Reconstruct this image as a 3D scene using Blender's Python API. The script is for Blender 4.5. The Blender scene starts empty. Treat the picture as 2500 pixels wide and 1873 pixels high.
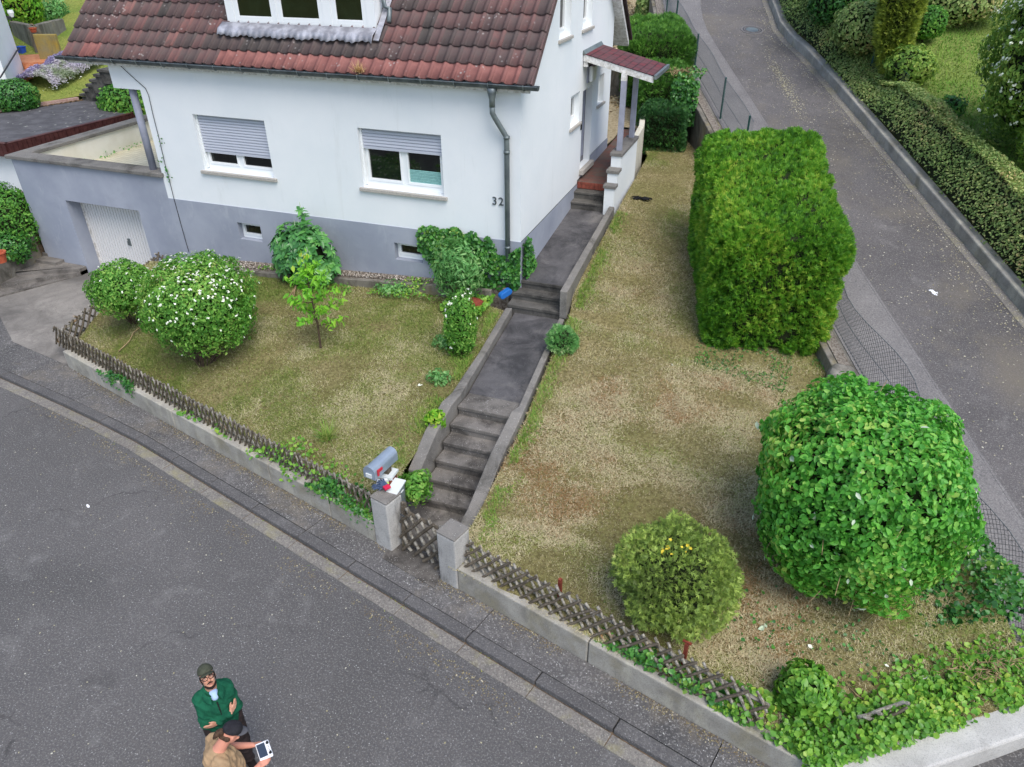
import bpy, bmesh, math, random
import numpy as np
from mathutils import Vector, Matrix
R_ = math.radians
sc = bpy.context.scene
COL = sc.collection
# ---------------------------------------------------------------- camera
PITCH, ROLL, YAW, FPX, CAMZ = R_(32.31), R_(-.426), R_(20.71), 1794.0, 7.5
def cam_basis():
    cp, sp = math.cos(PITCH), math.sin(PITCH)
    r, u, f = np.array([1., 0, 0]), np.array([0, sp, cp]), np.array([0, cp, -sp])
    cr, sr = math.cos(ROLL), math.sin(ROLL)
    r, u = cr*r+sr*u, -sr*r+cr*u
    c, s = math.cos(YAW), math.sin(YAW)
    Z = np.array([[c, -s, 0], [s, c, 0], [0, 0, 1]])
    return Z@r, Z@u, Z@f
CR, CU, CF = cam_basis()
cd = bpy.data.cameras.new('camera'); cam = bpy.data.objects.new('camera', cd); COL.objects.link(cam)
cd.sensor_width = 36; cd.lens = FPX/2500*36; cd.clip_end = 600; cd.clip_start = .1
cam.matrix_world = Matrix(((CR[0], CU[0], -CF[0], 0), (CR[1], CU[1], -CF[1], 0), (CR[2], CU[2], -CF[2], CAMZ), (0, 0, 0, 1)))
sc.camera = cam
# ---------------------------------------------------------------- light
SUN_EL, SUN_AZ = R_(57), R_(132)           # azimuth clockwise from +Y
w = bpy.data.worlds.new('World'); sc.world = w; w.use_nodes = True
nt = w.node_tree
sky = nt.nodes.new('ShaderNodeTexSky'); sky.sky_type = 'NISHITA'; sky.sun_disc = False
sky.sun_elevation = SUN_EL; sky.sun_rotation = SUN_AZ; sky.air_density = 1.0; sky.dust_density = 2.0; sky.ozone_density = 1.0
bg = nt.nodes['Background']; bg.inputs['Strength'].default_value = .15
nt.links.new(sky.outputs[0], bg.inputs[0])
sd = bpy.data.lights.new('sun', 'SUN'); sd.energy = 1.7; sd.angle = R_(38); sd.color = (1, .97, .92)
so = bpy.data.objects.new('sun', sd); COL.objects.link(so)
dv = Vector((math.sin(SUN_AZ)*math.cos(SUN_EL), math.cos(SUN_AZ)*math.cos(SUN_EL), math.sin(SUN_EL)))
so.rotation_euler = dv.to_track_quat('Z', 'Y').to_euler(); so.location = (0, 0, 30)
sc.view_settings.view_transform = 'Standard'; sc.view_settings.look = 'None'
sc.view_settings.exposure = .64; sc.view_settings.gamma = 1
# ---------------------------------------------------------------- survey helpers: a sight line of the photograph meets a surface
CX, CY = 1250., 936.5
C0 = np.array([0, 0, CAMZ])
def ray(px, py):
    v = CR*(px-CX)/FPX-CU*(py-CY)/FPX+CF
    return v/np.linalg.norm(v)
def gz(px, py, z):
    d = ray(px, py); return C0+d*(z-CAMZ)/d[2]
W0 = np.array([-12.62, 8.58, 0]); WD = np.array([13.52, -3.61, 0]); WD /= np.linalg.norm(WD); WN = np.array([-WD[1], WD[0], 0])
def wl(s, d=0., z=0.):
    """point s metres along the front garden wall, d metres behind its street face"""
    p = W0+WD*s+WN*d; return (p[0], p[1], z)
WLEN = 14.0
RO = np.array([-1.83, 26.11, 4.54]); HD = np.array([-.41, .912, 0]); HD /= np.linalg.norm(HD); HP = np.array([HD[1], -HD[0], 0]); RS = .2409
def rp(t, s, dz=0.):
    p = RO+HD*t+HP*s; return (p[0], p[1], p[2]+RS*t+dz)
def lawn_z(x, y):
    x = np.asarray(x, float); y = np.asarray(y, float)
    d = np.maximum((x-W0[0])*WN[0]+(y-W0[1])*WN[1], 0)
    L = .42+.75*(1-np.exp(-d/2.2))+.03*d
    a = np.interp(y, [6.1, 7.1, 8.6, 11.7, 12.2, 15.3, 19, 22], [.42, .55, 1.05, 1.35, 1.55, 2.15, 2.35, 2.5])
    b = np.interp(y, [5, 7, 9, 11.5, 14, 18, 22], [.42, .5, .65, .85, 1.35, 2.1, 2.4])
    u = np.clip((x+3.2)/4.2, 0, 1)
    return np.where(x < -3.75, L, a*(1-u)+b*u)
def gl(px, py):
    z = .8
    for i in range(40):
        q = gz(px, py, z); z = .5*z+.5*float(lawn_z(q[0], q[1]))
    return gz(px, py, z)
# ---------------------------------------------------------------- materials
def lin(h):
    h = h.lstrip('#'); v = [int(h[i:i+2], 16)/255 for i in (0, 2, 4)]
    return tuple([(c/12.92 if c <= .04045 else ((c+.055)/1.055)**2.4) for c in v])+(1,)
MATS = {}
class Nt:
    def __init__(s, name):
        s.m = bpy.data.materials.new(name); s.m.use_nodes = True; s.t = s.m.node_tree; s.n = s.t.nodes; s.l = s.t.links
        s.b = s.n['Principled BSDF']; s.co = s.n.new('ShaderNodeTexCoord').outputs['Object']
    def noise(s, scale, detail=4, rough=.6, dist=0., stretch=None):
        n = s.n.new('ShaderNodeTexNoise'); n.inputs['Scale'].default_value = scale; n.inputs['Detail'].default_value = detail
        n.inputs['Roughness'].default_value = rough; n.inputs['Distortion'].default_value = dist
        c = s.co
        if stretch:
            mp = s.n.new('ShaderNodeMapping'); mp.inputs['Scale'].default_value = stretch
            if len(stretch) > 3: pass
            s.l.new(c, mp.inputs[0]); c = mp.outputs[0]
        s.l.new(c, n.inputs['Vector']); return n.outputs['Fac']
    def voro(s, scale, feature='F1', rand=1.):
        n = s.n.new('ShaderNodeTexVoronoi'); n.feature = feature; n.inputs['Scale'].default_value = scale
        n.inputs['Randomness'].default_value = rand
        s.l.new(s.co, n.inputs['Vector']); return n.outputs['Distance']
    def ramp(s, x, lo, hi, a=0., b=1.):
        n = s.n.new('ShaderNodeMapRange'); n.inputs['From Min'].default_value = lo; n.inputs['From Max'].default_value = hi
        n.inputs['To Min'].default_value = a; n.inputs['To Max'].default_value = b
        s.l.new(x, n.inputs['Value']); return n.outputs['Result']
    def math(s, op, a, b):
        n = s.n.new('ShaderNodeMath'); n.operation = op
        for i, v in enumerate((a, b)):
            if isinstance(v, (int, float)): n.inputs[i].default_value = v
            else: s.l.new(v, n.inputs[i])
        return n.outputs[0]
    def attr(s, name):
        n = s.n.new('ShaderNodeAttribute'); n.attribute_name = name; return n.outputs['Fac']
    def mix(s, f, a, b):
        n = s.n.new('ShaderNodeMix'); n.data_type = 'RGBA'
        for i, v in ((0, f), (6, a), (7, b)):
            if isinstance(v, (int, float)): n.inputs[i].default_value = v
            elif isinstance(v, str): n.inputs[i].default_value = lin(v)
            elif isinstance(v, tuple): n.inputs[i].default_value = v
            else: s.l.new(v, n.inputs[i])
        return n.outputs[2]
    def cramp(s, f, stops):
        n = s.n.new('ShaderNodeValToRGB'); e = n.color_ramp.elements
        for i, (p, c) in enumerate(stops):
            x = e[i] if i < 2 else e.new(p)
            x.position = p; x.color = lin(c)
        s.l.new(f, n.inputs[0]); return n.outputs[0]
    def done(s, col, rough=.8, bump=None, bstr=.3, bdist=.02, spec=.3, metal=0.):
        if isinstance(col, str): s.b.inputs['Base Color'].default_value = lin(col)
        else: s.l.new(col, s.b.inputs['Base Color'])
        if isinstance(rough, float): s.b.inputs['Roughness'].default_value = rough
        else: s.l.new(rough, s.b.inputs['Roughness'])
        s.b.inputs['Specular IOR Level'].default_value = spec; s.b.inputs['Metallic'].default_value = metal
        if bump is not None:
            n = s.n.new('ShaderNodeBump'); n.inputs['Strength'].default_value = bstr; n.inputs['Distance'].default_value = bdist
            s.l.new(bump, n.inputs['Height']); s.l.new(n.outputs[0], s.b.inputs['Normal'])
        MATS[s.m.name] = s.m; return s.m
def simple(name, col, rough=.6, var=.0, scale=6., col2=None, spec=.3, metal=0., bstr=0., bscale=60.):
    t = Nt(name); c = col
    if col2: c = t.mix(t.ramp(t.noise(scale, 5, .65), .42, .62), col, col2)
    return t.done(c, rough, t.noise(bscale, 4) if bstr else None, bstr, .01, spec, metal)
def foliage(name, stops, clump=1.2, trans=.25, rough=.5, spec=.35, gain=1.55):
    t = Nt(name); trans = min(.42, trans+.1)
    f = t.math('ADD', t.math('MULTIPLY', t.attr('rnd'), .62), t.ramp(t.noise(clump, 3, .6), .35, .65, 0, .38))
    c = t.cramp(f, stops)
    for e in t.n['Color Ramp'].color_ramp.elements: e.color = tuple(min(.6, v*k*gain/1.55) for v, k in zip(e.color[:3], (1.75, 1.4, 1.75)))+(1,)
    m = t.done(c, rough, spec=spec)
    tr = t.n.new('ShaderNodeBsdfTranslucent'); t.l.new(c, tr.inputs[0])
    mx = t.n.new('ShaderNodeMixShader'); mx.inputs[0].default_value = trans
    t.l.new(t.b.outputs[0], mx.inputs[1]); t.l.new(tr.outputs[0], mx.inputs[2])
    t.l.new(mx.outputs[0], t.n['Material Output'].inputs[0]); return m
# ---------------------------------------------------------------- mesh builders
def link_mesh(name, me, mats, parent=None):
    for m in (mats if isinstance(mats, (list, tuple)) else [mats]): me.materials.append(m)
    o = bpy.data.objects.new(name, me); COL.objects.link(o)
    if parent is not None: o.parent = parent
    return o
def wpos(parent):
    p = Vector((0, 0, 0))
    while parent is not None: p += parent.location; parent = parent.parent
    return p
class MB:
    def __init__(s): s.v = []; s.f = []; s.m = []; s.r = []
    def add(s, vs, fs, mi=0, rnd=.5):
        k = len(s.v); s.v += [tuple(map(float, p)) for p in vs]; s.f += [[i+k for i in f] for f in fs]; s.m += [mi]*len(fs); s.r += [rnd]*len(vs); return s
    def hexa(s, p, mi=0, rnd=.5):
        return s.add(p, [(0, 3, 2, 1), (4, 5, 6, 7), (0, 1, 5, 4), (1, 2, 6, 5), (2, 3, 7, 6), (3, 0, 4, 7)], mi, rnd)
    def box(s, a, b, mi=0, rnd=.5):
        (x0, y0, z0), (x1, y1, z1) = a, b
        return s.hexa([(x0, y0, z0), (x1, y0, z0), (x1, y1, z0), (x0, y1, z0), (x0, y0, z1), (x1, y0, z1), (x1, y1, z1), (x0, y1, z1)], mi, rnd)
    def obox(s, c, ax, ay, az, mi=0, rnd=.5):
        c, ax, ay, az = map(np.asarray, (c, ax, ay, az))
        P = [c+i*ax+j*ay+k*az for k in (-1, 1) for i, j in ((-1, -1), (1, -1), (1, 1), (-1, 1))]
        return s.hexa(P, mi, rnd)
    def prism(s, poly, z0, z1, mi=0):
        """poly: xy outline counter-clockwise; z0, z1: number or one per corner"""
        n = len(poly); z0 = z0 if hasattr(z0, '__len__') else [z0]*n; z1 = z1 if hasattr(z1, '__len__') else [z1]*n
        vs = [(p[0], p[1], z) for p, z in zip(poly, z0)]+[(p[0], p[1], z) for p, z in zip(poly, z1)]
        return s.add(vs, [list(range(n))[::-1], list(range(n, 2*n))]+[(i, (i+1) % n, n+(i+1) % n, n+i) for i in range(n)], mi)
    def ribbon(s, L, Rr, th, mi=0):
        """solid band between two 3D edge lines, th thick"""
        n = len(L); vs = []
        for a, b in zip(L, Rr):
            vs += [a, b, (b[0], b[1], b[2]-th), (a[0], a[1], a[2]-th)]
        fs = [(0, 1, 2, 3), (4*n-4, 4*n-1, 4*n-2, 4*n-3)]
        for i in range(n-1):
            for j in range(4):
                fs.append((4*i+j, 4*i+4+j, 4*i+4+(j+1) % 4, 4*i+(j+1) % 4))
        return s.add(vs, fs, mi)
    def tube(s, pts, r, seg=8, mi=0, cap=True, rnd=.5):
        pts = [Vector(p) for p in pts]; n = len(pts); rs = r if hasattr(r, '__len__') else [r]*n
        vs = []; u = None
        for i, p in enumerate(pts):
            d = (pts[min(i+1, n-1)]-pts[max(i-1, 0)]).normalized()
            if u is None:
                u = d.orthogonal().normalized()
            u = (u-d*u.dot(d)).normalized(); v = d.cross(u)
            for k in range(seg):
                a = 2*math.pi*k/seg; vs.append(p+(u*math.cos(a)+v*math.sin(a))*rs[i])
        fs = [(i*seg+k, i*seg+(k+1) % seg, (i+1)*seg+(k+1) % seg, (i+1)*seg+k) for i in range(n-1) for k in range(seg)]
        if cap: fs += [list(range(seg))[::-1], list(range((n-1)*seg, n*seg))]
        return s.add(vs, fs, mi, rnd)
    def lathe(s, c, prof, seg=16, mi=0):
        """prof: (r, z) list around vertical axis at c"""
        vs = [(c[0]+r*math.cos(2*math.pi*k/seg), c[1]+r*math.sin(2*math.pi*k/seg), c[2]+z) for r, z in prof for k in range(seg)]
        n = len(prof)
        fs = [(i*seg+k, i*seg+(k+1) % seg, (i+1)*seg+(k+1) % seg, (i+1)*seg+k) for i in range(n-1) for k in range(seg)]
        fs += [list(range(seg))[::-1], list(range((n-1)*seg, n*seg))]
        return s.add(vs, fs, mi)
    def build(s, name, mats, parent=None, smooth=False, bevel=0., local=False):
        me = bpy.data.meshes.new(name); o = wpos(parent) if parent is not None and not local else Vector((0, 0, 0))
        me.from_pydata([(x-o.x, y-o.y, z-o.z) for x, y, z in s.v], [], s.f)
        me.polygons.foreach_set('material_index', s.m)
        a = me.attributes.new('rnd', 'FLOAT', 'POINT'); a.data.foreach_set('value', s.r)
        if smooth: me.polygons.foreach_set('use_smooth', [True]*len(s.f))
        me.update(); ob = link_mesh(name, me, mats, parent)
        bm = bmesh.new(); bm.from_mesh(me); bmesh.ops.recalc_face_normals(bm, faces=bm.faces); bm.to_mesh(me); bm.free()
        if bevel:
            b = ob.modifiers.new('bevel', 'BEVEL'); b.width = bevel; b.segments = 2; b.limit_method = 'ANGLE'
        return ob
def tag(o, label=None, cat=None, group=None, kind=None):
    for k, v in (('label', label), ('category', cat), ('group', group), ('kind', kind)):
        if v: o[k] = v
    return o
def thing(name, loc, label, cat, group=None):
    o = bpy.data.objects.new(name, None); COL.objects.link(o); o.location = tuple(map(float, loc)); o.empty_display_size = .2
    return tag(o, label, cat, group)
def struct(o): return tag(o, kind='structure')
def stuff(o): return tag(o, kind='stuff')
# ---------------------------------------------------------------- numpy bulk meshes
rng = np.random.default_rng(7)
def bulk(name, V, Fa, mats, parent=None, rnd=None, matidx=None, smooth=False):
    V = np.asarray(V, np.float32)
    if parent is not None: V = V-np.array(wpos(parent), np.float32)
    Fa = np.asarray(Fa, np.int32); k = Fa.shape[1]
    me = bpy.data.meshes.new(name)
    me.vertices.add(len(V)); me.vertices.foreach_set('co', V.ravel())
    me.loops.add(Fa.size); me.loops.foreach_set('vertex_index', Fa.ravel())
    me.polygons.add(len(Fa)); me.polygons.foreach_set('loop_start', np.arange(0, Fa.size, k, dtype=np.int32))
    if matidx is not None: me.polygons.foreach_set('material_index', np.asarray(matidx, np.int32))
    if rnd is not None:
        a = me.attributes.new('rnd', 'FLOAT', 'POINT'); a.data.foreach_set('value', np.asarray(rnd, np.float32))
    if smooth: me.polygons.foreach_set('use_smooth', np.ones(len(Fa), bool))
    me.update(calc_edges=True)
    return link_mesh(name, me, mats, parent)
def unit(a): return a/np.maximum(np.linalg.norm(a, axis=1, keepdims=True), 1e-9)
def leaves(P, N, L, asp=.5, fold=.25, jit=.6, droop=.25, T=None):
    n = len(P); N = unit(N+jit*rng.normal(size=(n, 3))*.6)
    T = rng.normal(size=(n, 3)) if T is None else np.array(T, float)
    T[:, 2] -= droop*2; T -= (T*N).sum(1, keepdims=True)*N; T = unit(T); B = np.cross(N, T)
    L = (np.full(n, L)*rng.uniform(.5, 1.35, n))[:, None]; w_ = L*asp*.5
    base = P-T*L*.4
    V = np.stack([base, base+T*L*.3+B*w_*.95+N*w_*fold, base+T*L*.68+B*w_*.75+N*w_*fold*.6, base+T*L-N*L*.1,
                  base+T*L*.68-B*w_*.75+N*w_*fold*.6, base+T*L*.3-B*w_*.95+N*w_*fold], 1).reshape(-1, 3)
    i = (np.arange(n)*6)[:, None]
    Fa = np.concatenate([i+[0, 3, 2, 1], i+[0, 5, 4, 3]])
    return V, Fa, np.repeat(rng.random(n), 6)
def sprays(P, N, L, k=5, w_=.16, spread=1.0, jit=.6, up=.3):
    """flat fans of narrow scale-leaf shoots"""
    n = len(P); D = unit(N+jit*rng.normal(size=(n, 3))*.6+np.array([0, 0, up])); T = rng.normal(size=(n, 3)); T -= (T*D).sum(1, keepdims=True)*D; T = unit(T)
    r0 = rng.random(n); Vs = []
    for j in range(k):
        a = (j/(k-1)-.5)*2*spread if k > 1 else 0
        d = D*math.cos(a)+T*math.sin(a); s = T*math.cos(a)-D*math.sin(a)
        l = (L*rng.uniform(.6, 1.2, n)*(1-.35*abs(a)/max(spread, .01)))[:, None]
        b = P-D*L*.3
        Vs.append(np.stack([b-s*l*w_*.3, b+d*l*.55+s*l*w_*.5, b+d*l, b+d*l*.55-s*l*w_*.5], 1))
    V = np.stack(Vs, 1).reshape(-1, 3); Fa = np.arange(n*k*4).reshape(-1, 4)
    return V, Fa, np.repeat(np.clip(r0, 0, 1), 4*k)
def blades(P, h, lean=1.0, wid=.006, bias=None):
    n = len(P); az = rng.random(n)*2*np.pi; el = rng.uniform(.15, 1.3, n)*lean if False else None
    hh = h*rng.uniform(.5, 1.3, n); t = np.clip(rng.normal(lean, .3, n), 0, 1.5)
    d = np.stack([np.cos(az)*np.sin(t), np.sin(az)*np.sin(t), np.cos(t)], 1); s = np.stack([-np.sin(az), np.cos(az), 0*az], 1)
    wv = (wid*rng.uniform(.6, 1.4, n))[:, None]
    V = np.stack([P-s*wv, P+s*wv, P+d*hh[:, None]-np.array([0, 0, 1])*(hh*.12*t)[:, None]], 1).reshape(-1, 3)
    return V, np.arange(3*n).reshape(-1, 3)
def lumpf(D, seed, amp, fr=3.):
    g = np.random.default_rng(seed); o = np.zeros(len(D))
    for k in range(9):
        f = g.normal(size=3)*fr*(1+.25*k); o += np.sin(D@f+g.random()*6.3)/(1+.35*k)
    return o/3*amp
GAP = .16
def ball_pts(n, c, r, e=2., seed=1, amp=.12, depth=.2, zmin=None):
    D = unit(rng.normal(size=(n, 3))); r = np.asarray(r, float)
    s = (np.abs(D)**e).sum(1)**(-1/e); U = D*s[:, None]
    N = unit(np.sign(U)*np.abs(U)**(e-1)/r)
    k = 1+lumpf(D, seed, amp)+lumpf(D, seed+1, amp*.5, 8.)-depth*rng.random(n)**2-GAP*np.clip(-lumpf(D*r.mean(), seed+3, 1.6, 9.)-.1, 0, .8)
    P = np.asarray(c)+U*r*k[:, None]
    if zmin is not None:
        m = P[:, 2] > zmin; P, N = P[m], N[m]
    return P, N
def ball_core(c, r, e, seed, amp, k0, zmin=None, seg=26):
    th = np.linspace(0, np.pi, seg//2+1); ph = np.linspace(0, 2*np.pi, seg, endpoint=False)
    D = np.array([[math.sin(a)*math.cos(b), math.sin(a)*math.sin(b), math.cos(a)] for a in th for b in ph])
    s = (np.abs(D)**e).sum(1)**(-1/e); V = np.asarray(c)+D*s[:, None]*np.asarray(r)*(k0+lumpf(D, seed, amp))[:, None]
    if zmin is not None: V[:, 2] = np.maximum(V[:, 2], zmin)
    Fa = [(i*seg+k, (i+1)*seg+k, (i+1)*seg+(k+1) % seg, i*seg+(k+1) % seg) for i in range(seg//2) for k in range(seg)]
    return V, np.array(Fa)
def box_pts(n, half, rd, seed=1, amp=.05, depth=.1, bottom=False):
    hx, hy, hz = half; A = np.array([hy*hz, hy*hz, hx*hz, hx*hz, hx*hy, hx*hy*(1 if bottom else 0)]); f = rng.choice(6, n, p=A/A.sum())
    P = rng.uniform(-1, 1, (n, 3))*half
    for k, (ax, sg) in enumerate(((0, 1), (0, -1), (1, 1), (1, -1), (2, 1), (2, -1))): P[f == k, ax] = sg*half[ax]
    Q = np.clip(P, -np.array(half)+rd, np.array(half)-rd); Dv = unit(P-Q); P = Q+rd*Dv
    P = P+Dv*(lumpf(P, seed, amp, 1.6)+lumpf(P, seed+1, amp*.55, 5.)-depth*rng.random(n)**2-.15*np.clip(-lumpf(P, seed+3, 1.6, 9.)-.1, 0, .8))[:, None]
    return P, Dv
def box_core(half, rd, k, seg=8):
    return None
def vnoise(x, y, sc_, seed):
    g = np.random.default_rng(seed); T = g.random((64, 64)); x = np.asarray(x)/sc_; y = np.asarray(y)/sc_
    i = np.floor(x).astype(int); j = np.floor(y).astype(int); u = x-i; v = y-j; u = u*u*(3-2*u); v = v*v*(3-2*v)
    a = lambda p, q: T[p % 64, q % 64]
    return (a(i, j)*(1-u)+a(i+1, j)*u)*(1-v)+(a(i, j+1)*(1-u)+a(i+1, j+1)*u)*v
def inpoly(x, y, poly):
    c = np.zeros(len(x), bool); n = len(poly)
    for i in range(n):
        x0, y0 = poly[i][:2]; x1, y1 = poly[(i+1) % n][:2]
        if y0 == y1: continue
        c ^= ((y0 > y) != (y1 > y)) & (x < (x1-x0)*(y-y0)/(y1-y0)+x0)
    return c
# ================================================================ materials of the place
def asphalt(name, a, b, spk, patch=.35, spkamt=.5, dirt=None, dscale=.5, cracks=0):
    t = Nt(name)
    c = t.mix(t.ramp(t.noise(patch, 5, .6, .6), .3, .7), a, b)
    c = t.mix(t.ramp(t.noise(30, 4, .75), .42, .66, 0, .6), c, '#464649')
    c = t.mix(t.ramp(t.noise(47, 3, .7), .52, .68, 0, .75), c, spk)
    c = t.mix(t.ramp(t.noise(2.2, 6, .7, .8), .55, .75, 0, .35), c, spk)
    c = t.mix(t.math('MULTIPLY', t.ramp(t.voro(26), .2, .1), t.ramp(t.noise(9, 3, .7), .46, .6, 0, spkamt)), c, '#d0d0cc')
    if cracks:
        mp = t.n.new('ShaderNodeMapping'); t.l.new(t.co, mp.inputs[0]); ns = t.n.new('ShaderNodeTexNoise'); ns.inputs['Scale'].default_value = 1.1; ns.inputs['Detail'].default_value = 5; t.l.new(t.co, ns.inputs['Vector'])
        ad = t.n.new('ShaderNodeVectorMath'); ad.operation = 'MULTIPLY_ADD'; ad.inputs[1].default_value = (1.3, 1.3, 1.3); t.l.new(ns.outputs['Color'], ad.inputs[0]); t.l.new(t.co, ad.inputs[2])
        v = t.n.new('ShaderNodeTexVoronoi'); v.feature = 'DISTANCE_TO_EDGE'; v.inputs['Scale'].default_value = .33; t.l.new(ad.outputs[0], v.inputs['Vector'])
        c = t.mix(t.math('MULTIPLY', t.ramp(v.outputs['Distance'], .009, .003), t.ramp(t.noise(.7, 3), .5, .6, 0, cracks*.6)), c, '#2c2b2b')
        c = t.mix(t.ramp(t.noise(1.3, 2, .5), .7, .76, 0, .3), c, '#3d3c3c')
    if dirt: c = t.mix(t.ramp(t.noise(dscale, 6, .7, .3), .52, .68, 0, .6), c, dirt)
    return t.done(c, .88, t.noise(120, 3), .55, .012, spec=.25)
asphalt('street_asphalt', '#53514f', '#666361', '#8d8b88', .3, .6, cracks=.7)
asphalt('lane_asphalt', '#504d4c', '#6e6a69', '#8b8885', .4, .4, '#746d60', .25, .6)
asphalt('lane_strip', '#6f6c6b', '#807d7b', '#989593', .8, .3)
asphalt('walk_slab', '#4b4a49', '#696664', '#9b9996', 1.1, 1.1, '#807769', .9)
asphalt('kerb_stone', '#545251', '#656362', '#83817f', 1.4, .4)
asphalt('gutter_stone', '#8a857d', '#746f69', '#a8a399', 1.2, .3, '#8b8560', 2.2)
def concrete(name, a, b, stain, smin=.5, smax=.68, speck=.4, vert=False, bs=.5, moss=None):
    t = Nt(name)
    c = t.mix(t.ramp(t.noise(2.2, 5, .65, .4), .35, .65), a, b)
    s = t.noise(1.5 if not vert else 2.6, 7, .72, .5, stretch=(1, 1, .35) if vert else None)
    c = t.mix(t.ramp(s, smin, smax, 0, .85), c, stain)
    if moss: c = t.mix(t.ramp(t.noise(1.1, 6, .7), .54, .68, 0, .6), c, moss)
    c = t.mix(t.math('MULTIPLY', t.ramp(t.voro(42), .2, .08), t.ramp(t.noise(9, 3), .45, .6, 0, speck)), c, '#d2d0cb')
    c = t.mix(t.ramp(t.noise(70, 3, .7), .5, .75, 0, .5), c, '#3e3c3a')
    return t.done(c, .92, t.noise(75, 5, .7), bs, .014, spec=.2)
concrete('wall_concrete', '#aeaaa0', '#8d8980', '#c0bba9', .5, .68, .6, True, moss='#958d70')
concrete('pillar_concrete', '#a5a39f', '#b9b7b2', '#63615f', .5, .66, .4, True)
concrete('stair_concrete', '#67635e', '#807b75', '#3d3a37', .46, .62, 1.4)
concrete('path_concrete', '#4e4d4e', '#656364', '#38383a', .46, .64, .3, moss='#7d7974')
concrete('dark_step', '#55534f', '#686560', '#2f2e2c', .45, .62, .4)
concrete('coping_concrete', '#74716c', '#86827c', '#4c4a45', .5, .66, 1.0)
concrete('parapet_cap', '#6f6d6a', '#7f7c77', '#45443f', .5, .66, 1.0)
concrete('old_wall', '#77736b', '#8a857b', '#4d493f', .45, .62, .2, True, moss='#7f7340')
concrete('yellow_wall', '#8f8560', '#a08a42', '#6a6654', .5, .68, .2, True, moss='#a5852f')
concrete('pale_grit', '#c2c0bb', '#b0aea9', '#8d8a84', .55, .72, .8)
concrete('rock_stone', '#8c8880', '#a39d93', '#55524b', .48, .62, .6)
concrete('pale_render', '#d8d4c6', '#c9c4b2', '#b7a97f', .56, .72, .1, True)
# white painted render with faint weather marks
t = Nt('white_render'); c = t.mix(t.ramp(t.noise(.7, 5, .6), .35, .7), '#e6e9ea', '#dde2e4')
c = t.mix(t.ramp(t.noise(5, 6, .7, .3, stretch=(1, 1, .2)), .6, .78, 0, .35), c, '#cfd3d3')
c = t.mix(t.ramp(t.noise(2.2, 7, .75, .6, stretch=(1, 1, .12)), .58, .8, 0, .4), c, '#c4c6c2')
t.done(c, .85, t.noise(90, 4), .4, .008, spec=.2)
t = Nt('plinth_paint'); c = t.mix(t.ramp(t.noise(.9, 5, .6), .35, .65), '#a1a6b1', '#9096a3')
c = t.mix(t.ramp(t.noise(3.2, 7, .7, .4, stretch=(1, 1, .4)), .57, .74, 0, .5), c, '#b4b7be')
c = t.mix(t.ramp(t.noise(1.2, 7, .7, .6), .56, .7, 0, .45), c, '#868b96')
t.done(c, .8, t.noise(110, 3), .3, .006, spec=.25)
t = Nt('plinth_paint_dark'); c = t.mix(t.ramp(t.noise(2, 5, .6), .35, .65), '#7a7b86', '#868893'); t.done(c, .8, spec=.25)
t = Nt('cream_render'); c = t.mix(t.ramp(t.noise(1.2, 6, .65), .4, .7), '#e4e1d6', '#d5d0c0'); t.done(c, .85, spec=.2)
# roof tiles
t = Nt('roof_tile'); r = t.attr('rnd'); red = t.attr('red')
c = t.cramp(r, [(0, '#4b4542'), (.25, '#574a48'), (.5, '#644f4d'), (.72, '#705350'), (.9, '#7a5652'), (1, '#86605a')])
c = t.mix(t.ramp(t.noise(5, 6, .7), .45, .68, 0, .6), c, '#5a5350')
c2 = t.mix(t.ramp(t.noise(4, 5, .6), .4, .65), '#93625b', '#80534e'); c = t.mix(red, c, c2)
c = t.mix(t.math('MULTIPLY', t.ramp(t.voro(11), .28, .12), t.ramp(t.noise(1.6, 4, .6), .52, .64, 0, .75)), c, '#b3aeaa')
t.done(c, .78, t.noise(60, 5), .3, .01, spec=.3)
simple('tile_edge', '#463636', .8, col2='#2f2726', bstr=.2)
simple('zinc', '#77807f', .45, col2='#5f686c', scale=3, spec=.5, metal=.35)
simple('dark_gutter', '#4a5153', .5, col2='#676d6e', scale=5, spec=.5, metal=.3)
simple('lead', '#8b8b92', .55, col2='#b6b7bf', scale=5, spec=.5, metal=.25, bstr=.15, bscale=6)
simple('white_plastic', '#eaeded', .35, spec=.5)
simple('white_painted_wood', '#dedddb', .7, col2='#b9b6b0', scale=14)
simple('shutter_slats', '#b9bdc8', .45, spec=.4)
simple('granite_sill', '#b4afa7', .7, col2='#98938c', scale=60)
simple('grey_paint', '#8d909d', .55, col2='#9a9dac', scale=3)
simple('pale_blind', '#8fc0bb', .8, col2='#7fb0ab', scale=30)
simple('dark_metal', '#2d2f31', .5, spec=.5)
simple('black_plastic', '#141517', .45, spec=.5)
simple('iron_rust', '#6e3327', .85, col2='#8a4230', scale=40)
simple('green_post', '#1f4a44', .5, spec=.4)
simple('wire', '#5f6668', .5, spec=.5, metal=.5)
simple('dark_wire', '#2b3032', .5, spec=.4)
simple('blue_plastic', '#2468b4', .4, spec=.5)
simple('bitumen', '#4a494c', .85, col2='#5b5a5d', scale=3, bstr=.3)
simple('brown_fascia', '#4f2d2a', .6, col2='#40211f', scale=8)
simple('orange_tile', '#b5714a', .7, col2='#c98e6a', scale=9)
simple('terracotta', '#b55c3e', .75, col2='#a04c34', scale=10)
simple('cobalt_plastic', '#2c53b8', .4, spec=.5)
simple('red_plastic', '#c22a3c', .4, spec=.5)
simple('opal_glass', '#f2f2f0', .25, spec=.5)
simple('mailbox_grey', '#8b98a8', .35, col2='#97a4b2', scale=3, spec=.6, metal=.25)
simple('letterbox_grey', '#7c838a', .4, spec=.5, metal=.2)
simple('letterbox_lid', '#cfd4d3', .4, spec=.5)
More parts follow.
